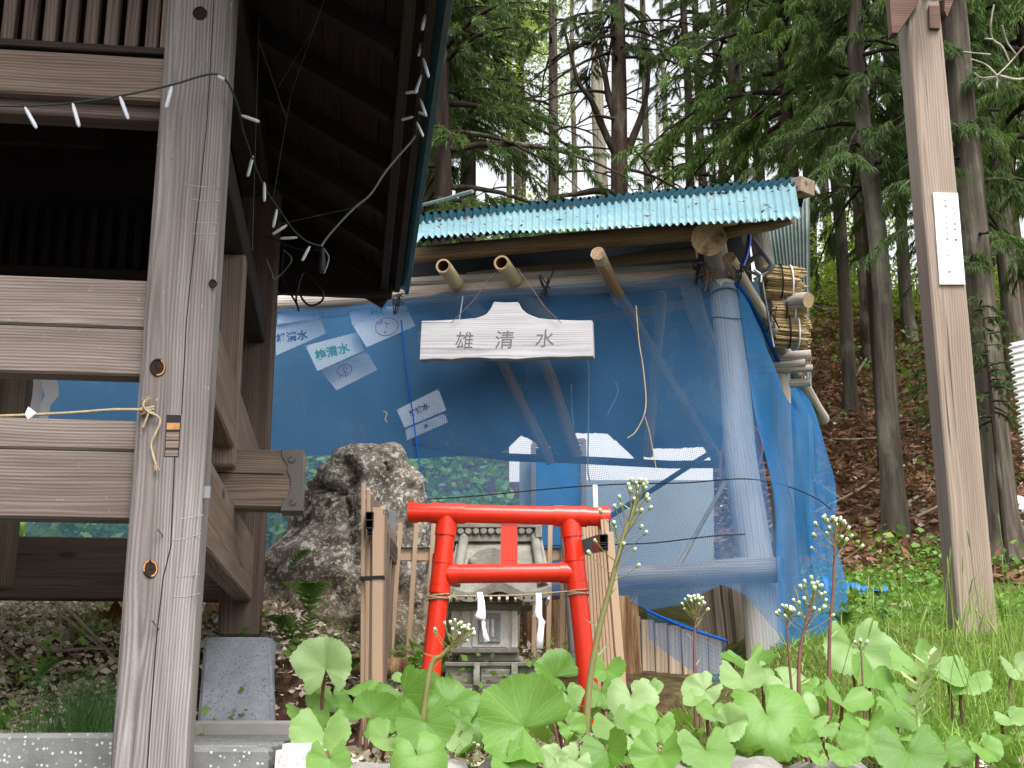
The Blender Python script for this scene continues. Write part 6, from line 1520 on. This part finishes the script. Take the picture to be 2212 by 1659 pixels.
def bare_branches(seed, z0, z1, n, Lm, droop=.5):
    r_ = random.Random(seed); mb = MB()
    for i in range(n):
        z = lerp(z0, z1, r_.random()); a = r_.uniform(0, 6.3); L = Lm * r_.uniform(.4, 1); d = Vector((math.cos(a), math.sin(a), 0)); rise = r_.uniform(-.3, .5)
        pts = [Vector((0, 0, z)) + d * L * q + Vector((0, 0, L * (rise * q - droop * q * q))) + Vector((.04, .04, .05)) * noise.noise(Vector((z * 3, q * 3, i))) for q in [k / 6 for k in range(7)]]
        mb.tube(pts, [.022 * (1 - .75 * q / 6) for q in range(7)], 5, False)
        for k in (3, 4, 5):
            s = r_.choice((-1, 1)); e = pts[k] + (d * .6 + Vector((-d.y, d.x, 0)) * s + Vector((0, 0, r_.uniform(-.4, .2)))) * L * .25; mb.tube([pts[k], pts[k].lerp(e, .5) + Vector((0, 0, .02)), e], [.008, .006, .003], 4, False)
    return mb
def tree(name, px, py, d, wpx, crown, zc, lab, cat='tree', mat='bark', leafmat='cedar', height=None, sc_=1.0, rot=None, bare=0, lean=0, flare=1.35, limbs=()):
    """trunk passes picture point (px,py) at distance d with width wpx there; crown begins zc metres above eye-level picture row given"""
    p = at(px, py, d); x, y = p.x, d; z0 = H(x, y) - .15; r = wpx * mpp(d) * 1.06 / 2
    zt = height or (p.z + 6.5 if p.z > 6 else 12.5)
    zt = max(zt, z0 + 4); t = thing(name, lab, cat, (x, y, z0))
    seg = 18; pts, rad = [], []
    for i in range(seg + 1):
        q = i / seg; z = lerp(z0, zt, q); k = math.exp(-(z - z0) / .35)
        pts.append(Vector((x + lean * (z - p.z) + .05 * noise.noise(Vector((z * .5, x, d))), y + .05 * noise.noise(Vector((z * .5, d, x))), z))); rad.append(r * (1 + (flare - 1) * k) * (1.1 - .62 * q) * (1 + .05 * noise.noise(Vector((z * 2, x, 7)))))
    mb = MB(); mb.tube(pts, rad, 18, True, 0, None, .2); mb.build('trunk', M[mat], t)
    if crown:
        zc_ = at(px, zc, d).z; cm, bm = (CR.get(crown) or DC.get(crown)); rot = random.uniform(0, 6.3) if rot is None else rot
        m = Matrix.Translation((x, y, zc_)) @ Matrix.Rotation(rot, 4, 'Z') @ Matrix.Scale(sc_, 4)
        key = leafmat
        me = cm if (cm.name, key) not in BRM else BRM[(cm.name, key)]
        if not me.materials: me.materials.append(M[key]); BRM[(cm.name, key)] = me
        elif me.materials[0] != M[key]:
            me = cm.copy(); me.materials.clear(); me.materials.append(M[key]); BRM[(cm.name, key)] = me
        obj('crown', me, None, t, m)
        if not bm.materials: bm.materials.append(M['barkdark'])
        obj('branches', bm, None, t, m)
    for lp_ in limbs:
        mb = MB(); Q = spline([at(*q_) for q_ in lp_], 6); mb.tube(Q, [lerp(.045, .015, i / (len(Q) - 1)) for i in range(len(Q))], 8, True, 0, None, .2); mb.build('limb', M['barkdark'], t)
    if bare:
        mb = bare_branches(int(px), 0, 1, bare, 1.5); me = mb.mesh(); zb0 = at(px, py, d).z
        for v in me.vertices: pass
        za, zb_ = at(px, 420, d).z, at(px, 0, d).z
        mb = bare_branches(int(px), max(za, z0 + .5) - z0, zb_ - z0, bare, 1.5); me = mb.mesh(); obj('dead_branches', me, M['barkdark'], t, Matrix.Translation((x, y, z0)), kind='stuff')
    return t
ce = 'cedar_tree'
tree(ce, 1335, 300, 12.5, 40, 'hang', 110, 'cedar with shaggy brown trunk behind the shed roof centre', mat='bark', bare=14, sc_=.6, limbs=([(1336, 345, 12.5), (1318, 310, 12.45), (1296, 262, 12.4), (1276, 215, 12.3), (1250, 180, 12.25), (1236, 130, 12.2), (1218, 60, 12.1)], [(1333, 265, 12.5), (1316, 215, 12.5), (1306, 160, 12.6), (1290, 100, 12.6), (1262, 40, 12.7)], [(1328, 420, 12.5), (1290, 412, 12.2), (1240, 420, 12.0), (1190, 425, 11.9)], [(1355, 330, 12.5), (1385, 250, 12.8), (1400, 180, 12.9), (1398, 100, 13)]))
tree(ce, 955, 300, 11.5, 40, 'dense', 470, 'dark dense cedar closest to the pavilion eave', mat='barkdark', sc_=1.05, bare=4)
tree(ce, 1015, 200, 13.5, 34, 'dense', 330, 'dark cedar second from the pavilion eave', mat='barkdark', sc_=.72, bare=8)
tree(ce, 900, 250, 13, 34, 'dense', 420, 'dark cedar almost hidden behind the pavilion eave', mat='barkdark', sc_=.9)
tree(ce, 1192, 200, 16, 24, 'thin', 60, 'slim dark cedar left of the bright sky gap', mat='barkgrey', bare=7, sc_=.5)
tree(ce, 1295, 250, 18, 30, 'thin', -40, 'pale slender trunk just left of the shaggy brown cedar', mat='barkpale', sc_=.6, bare=5)
tree(ce, 1122, 300, 20, 22, 'thin', 100, 'thin grey cedar behind the spring green leaves', mat='barkgrey', bare=6, sc_=.6)
tree(ce, 1395, 250, 19, 16, 'thin', 40, 'thin trunk just right of the shaggy brown cedar', mat='barkgrey', bare=6, sc_=.55)
tree(ce, 1487, 330, 16, 20, 'hang', 190, 'left one of the twin dark trunks above the roof', mat='bark', sc_=.5, bare=5)
tree(ce, 1516, 330, 17, 20, 'thin', 150, 'right one of the twin dark trunks above the roof', mat='barkdark', bare=6, sc_=.6)
tree(ce, 1590, 200, 14.5, 32, 'hang', 230, 'cedar with hanging sprays over the roof middle', mat='bark', sc_=.8, bare=4)
tree(ce, 1700, 200, 11.8, 30, 'light', 300, 'cedar with bright fresh sprays above the roof end', mat='bark', leafmat='cedarlight', sc_=.9)
tree(ce, 1818, 600, 13, 28, 'hang', 420, 'pale mossy trunk right of the roof end', mat='barkgrey', leafmat='cedarlight', sc_=.6)
tree(ce, 1884, 520, 11.2, 38, 'light', 330, 'thick dark cedar with bright sprays left of the lamp post', mat='barkdark', leafmat='cedarlight', sc_=.75, bare=3)
tree(ce, 1925, 1000, 10, 42, 'hang', 440, 'bare slim grey trunk left of the lamp post foot', mat='barkgrey', sc_=.7)
tree(ce, 1866, 640, 15, 24, 'thin', 200, 'thin trunk hidden behind the thick dark cedar', mat='bark')
tree(ce, 1955, 560, 16, 26, 'thin', 180, 'grey trunk touching the lamp post left side', mat='barkgrey', bare=3)
tree(ce, 2150, 1000, 9.4, 70, 'hang', 560, 'thick grey barked cedar right behind the lamp post', mat='barkgrey', leafmat='cedar', sc_=.6, flare=1.6)
tree(ce, 2095, 350, 12.5, 44, 'hang', 290, 'dark cedar just right of the lamp post top', mat='barkdark', sc_=.8)
tree(ce, 2165, 520, 13.5, 40, 'hang', 330, 'grey cedar near the right picture edge', mat='barkgrey', sc_=.8, bare=3)
tree(ce, 2205, 640, 15, 34, 'light', 300, 'brown cedar at the right picture edge', mat='bark', leafmat='cedar', sc_=.9)
tree(ce, 2260, 500, 10.5, 46, 'light', 330, 'cedar just beyond the right picture edge with sprays reaching in', mat='bark', leafmat='cedarlight', sc_=.9)
for k, (px, d, cr, zc, w, m_) in enumerate(((1010, 18, 'dense', 330, 30, 'barkdark'), (930, 16, 'dense', 430, 30, 'barkdark'), (1240, 26, None, 60, 14, 'barkgrey'), (1440, 24, None, 150, 14, 'barkgrey'), (1560, 21, 'thin', 240, 22, 'bark'), (1640, 19, 'dense', 330, 24, 'barkdark'), (1745, 18, 'dense', 330, 26, 'barkdark'), (1780, 22, 'thin', 250, 20, 'bark'), (1990, 20, 'thin', 300, 24, 'barkgrey'), (2060, 18, 'dense', 330, 26, 'barkdark'), (2130, 21, 'dense', 360, 24, 'bark'), (2240, 19, 'dense', 400, 30, 'barkdark'))):
    tree(ce, px, 380, d, w, cr, zc, sc_=.75, lab=('dark background cedar behind the second pavilion side cedar', 'dark cedar half hidden by the pavilion eave', 'distant thin cedar in the bright sky gap', 'distant trunk right of the sky gap', 'distant thin cedar behind the hanging sprays', 'dense dark cedar behind the roof middle', 'dense dark cedar behind the roof end', 'distant thin cedar behind the pale mossy trunk', 'distant grey cedar behind the lamp post', 'dense dark cedar behind the lamp post top', 'dense distant cedar between the two right trunks', 'dense cedar behind the right picture edge')[k], mat=m_)
sp = 'spring_tree'
tree(sp, 1130, 300, 17, 12, 'decid', 330, 'young spring green tree glowing in the gap left of the shaggy cedar', mat='barkgrey', leafmat='decid', height=9.5, sc_=.7)
tree(sp, 1100, 120, 19, 12, 'decid', 170, 'spring green tree high above the dark eave side cedars', mat='barkgrey', leafmat='decid', sc_=.65)
tree(sp, 1420, 330, 20, 10, 'decid', 420, 'light green sapling behind the roof ridge right of the shaggy cedar', mat='barkpale', leafmat='decid', height=9.8, sc_=.35)
for k, (px, py, d, s, lab) in enumerate(((1775, 600, 16, .8, 'yellow green bush beside the shed side sheet'), (1840, 560, 18, .9, 'yellow green bush between pale and dark trunks'), (1975, 640, 17, .7, 'light green bush behind the lamp post'), (2205, 640, 16, .7, 'light green bush at the right edge above the white sheet'), (1190, 395, 17, .7, 'pale green bush on the crest left of the shaggy cedar'), (1440, 400, 17, .6, 'pale green bush on the crest right of the shaggy cedar'))):
    p = at(px, py, d); z = H(p.x, d); t = thing('bush', lab, 'bush', (p.x, d, z)); cm, bm = DC['bush']
    me = cm
    if not me.materials: me.materials.append(M['decid'])
    m = Matrix.Translation((p.x, d, min(p.z - .7 * s, z + .6) if p.z > z else z)) @ Matrix.Rotation(k, 4, 'Z') @ Matrix.Scale(s, 4); obj('crown', me, None, t, m)
    if not bm.materials: bm.materials.append(M['twig'])
    obj('branches', bm, None, t, m)
for k, (px, py, d, s, lab) in enumerate(((1545, 395, 13, .55, 'small cedar sapling peeping over the roof middle'), (1455, 400, 14, .55, 'small cedar sapling over the roof left of the twin trunks'), (2140, 850, 9.0, .38, 'young cedar spray before the thick grey trunk'), (2050, 830, 9.2, .4, 'young cedar behind the lamp post on the slope'))):
    p = at(px, py, d); z = H(p.x, d); t = thing('cedar_sapling', lab, 'sapling', (p.x, d, z)); cm, bm = CR['small']
    if not cm.materials: cm.materials.append(M['cedar'])
    if not bm.materials: bm.materials.append(M['barkdark'])
    m = Matrix.Translation((p.x, d, p.z - .6 * s)) @ Matrix.Rotation(k * 1.7, 4, 'Z') @ Matrix.Scale(s, 4); obj('crown', cm, None, t, m); obj('branches', bm, None, t, m)
    mb = MB(); mb.tube([(p.x, d, z - .05), (p.x, d, p.z + 1.5 * s)], [.02, .01], 6); mb.build('trunk', M['barkdark'], t)
# bare pale twigs entering at the upper right
bt = thing('bare_sapling', 'bare pale twigged sapling reaching in at the upper right', 'bare sapling', (at(2290, 200, 7).x, 7, H(at(2290, 200, 7).x, 7)))
p0 = at(2290, 200, 7); mb = MB(); mb.tube([(p0.x, 7, H(p0.x, 7) - .05), (p0.x, 7.02, p0.z), at(2260, 20, 7)], [.03, .02, .01], 8); mb.build('trunk', M['barkpale'], bt)
mb = MB(); r0 = at(2270, 120, 7); h = at(2154, 163, 6.9)
mb.tube(spline([r0, at(2212, 170, 6.95), h], 5), .009, 6)
for pts in ([(2154, 163), (2182, 135), (2212, 100)], [(2180, 132), (2165, 100), (2145, 85), (2140, 55), (2147, 10)], [(2195, 117), (2175, 90), (2165, 55)], [(2154, 163), (2130, 140), (2098, 128)], [(2150, 165), (2120, 168), (2105, 158)], [(2154, 166), (2125, 175), (2112, 188)], [(2145, 85), (2128, 83)], [(2140, 118), (2110, 115), (2082, 112)], [(2155, 168), (2153, 190), (2150, 205)]):
    mb.tube(spline([at(x, y, 6.9 + .05 * math.sin(x)) for x, y in pts], 4), .0055, 5)
mb.build('twigs', M['barkpale'], bt)

# needles and bits fallen on the shed roof
Pn = []
for i in range(110):
    s, t = random.random(), random.random() ** .6; p = E0.lerp(E1, s).lerp(R0.lerp(R1, s), t); Pn.append((p.x, p.y - .006, p.z + .012))
rng = np.random.default_rng(77); Pn = np.array(Pn); V_, F_ = leaves(Pn, rng.uniform(.012, .05, len(Pn)), .15, .3); npmesh('roof_litter', V_, F_, M['needlelitter'], kind='stuff')
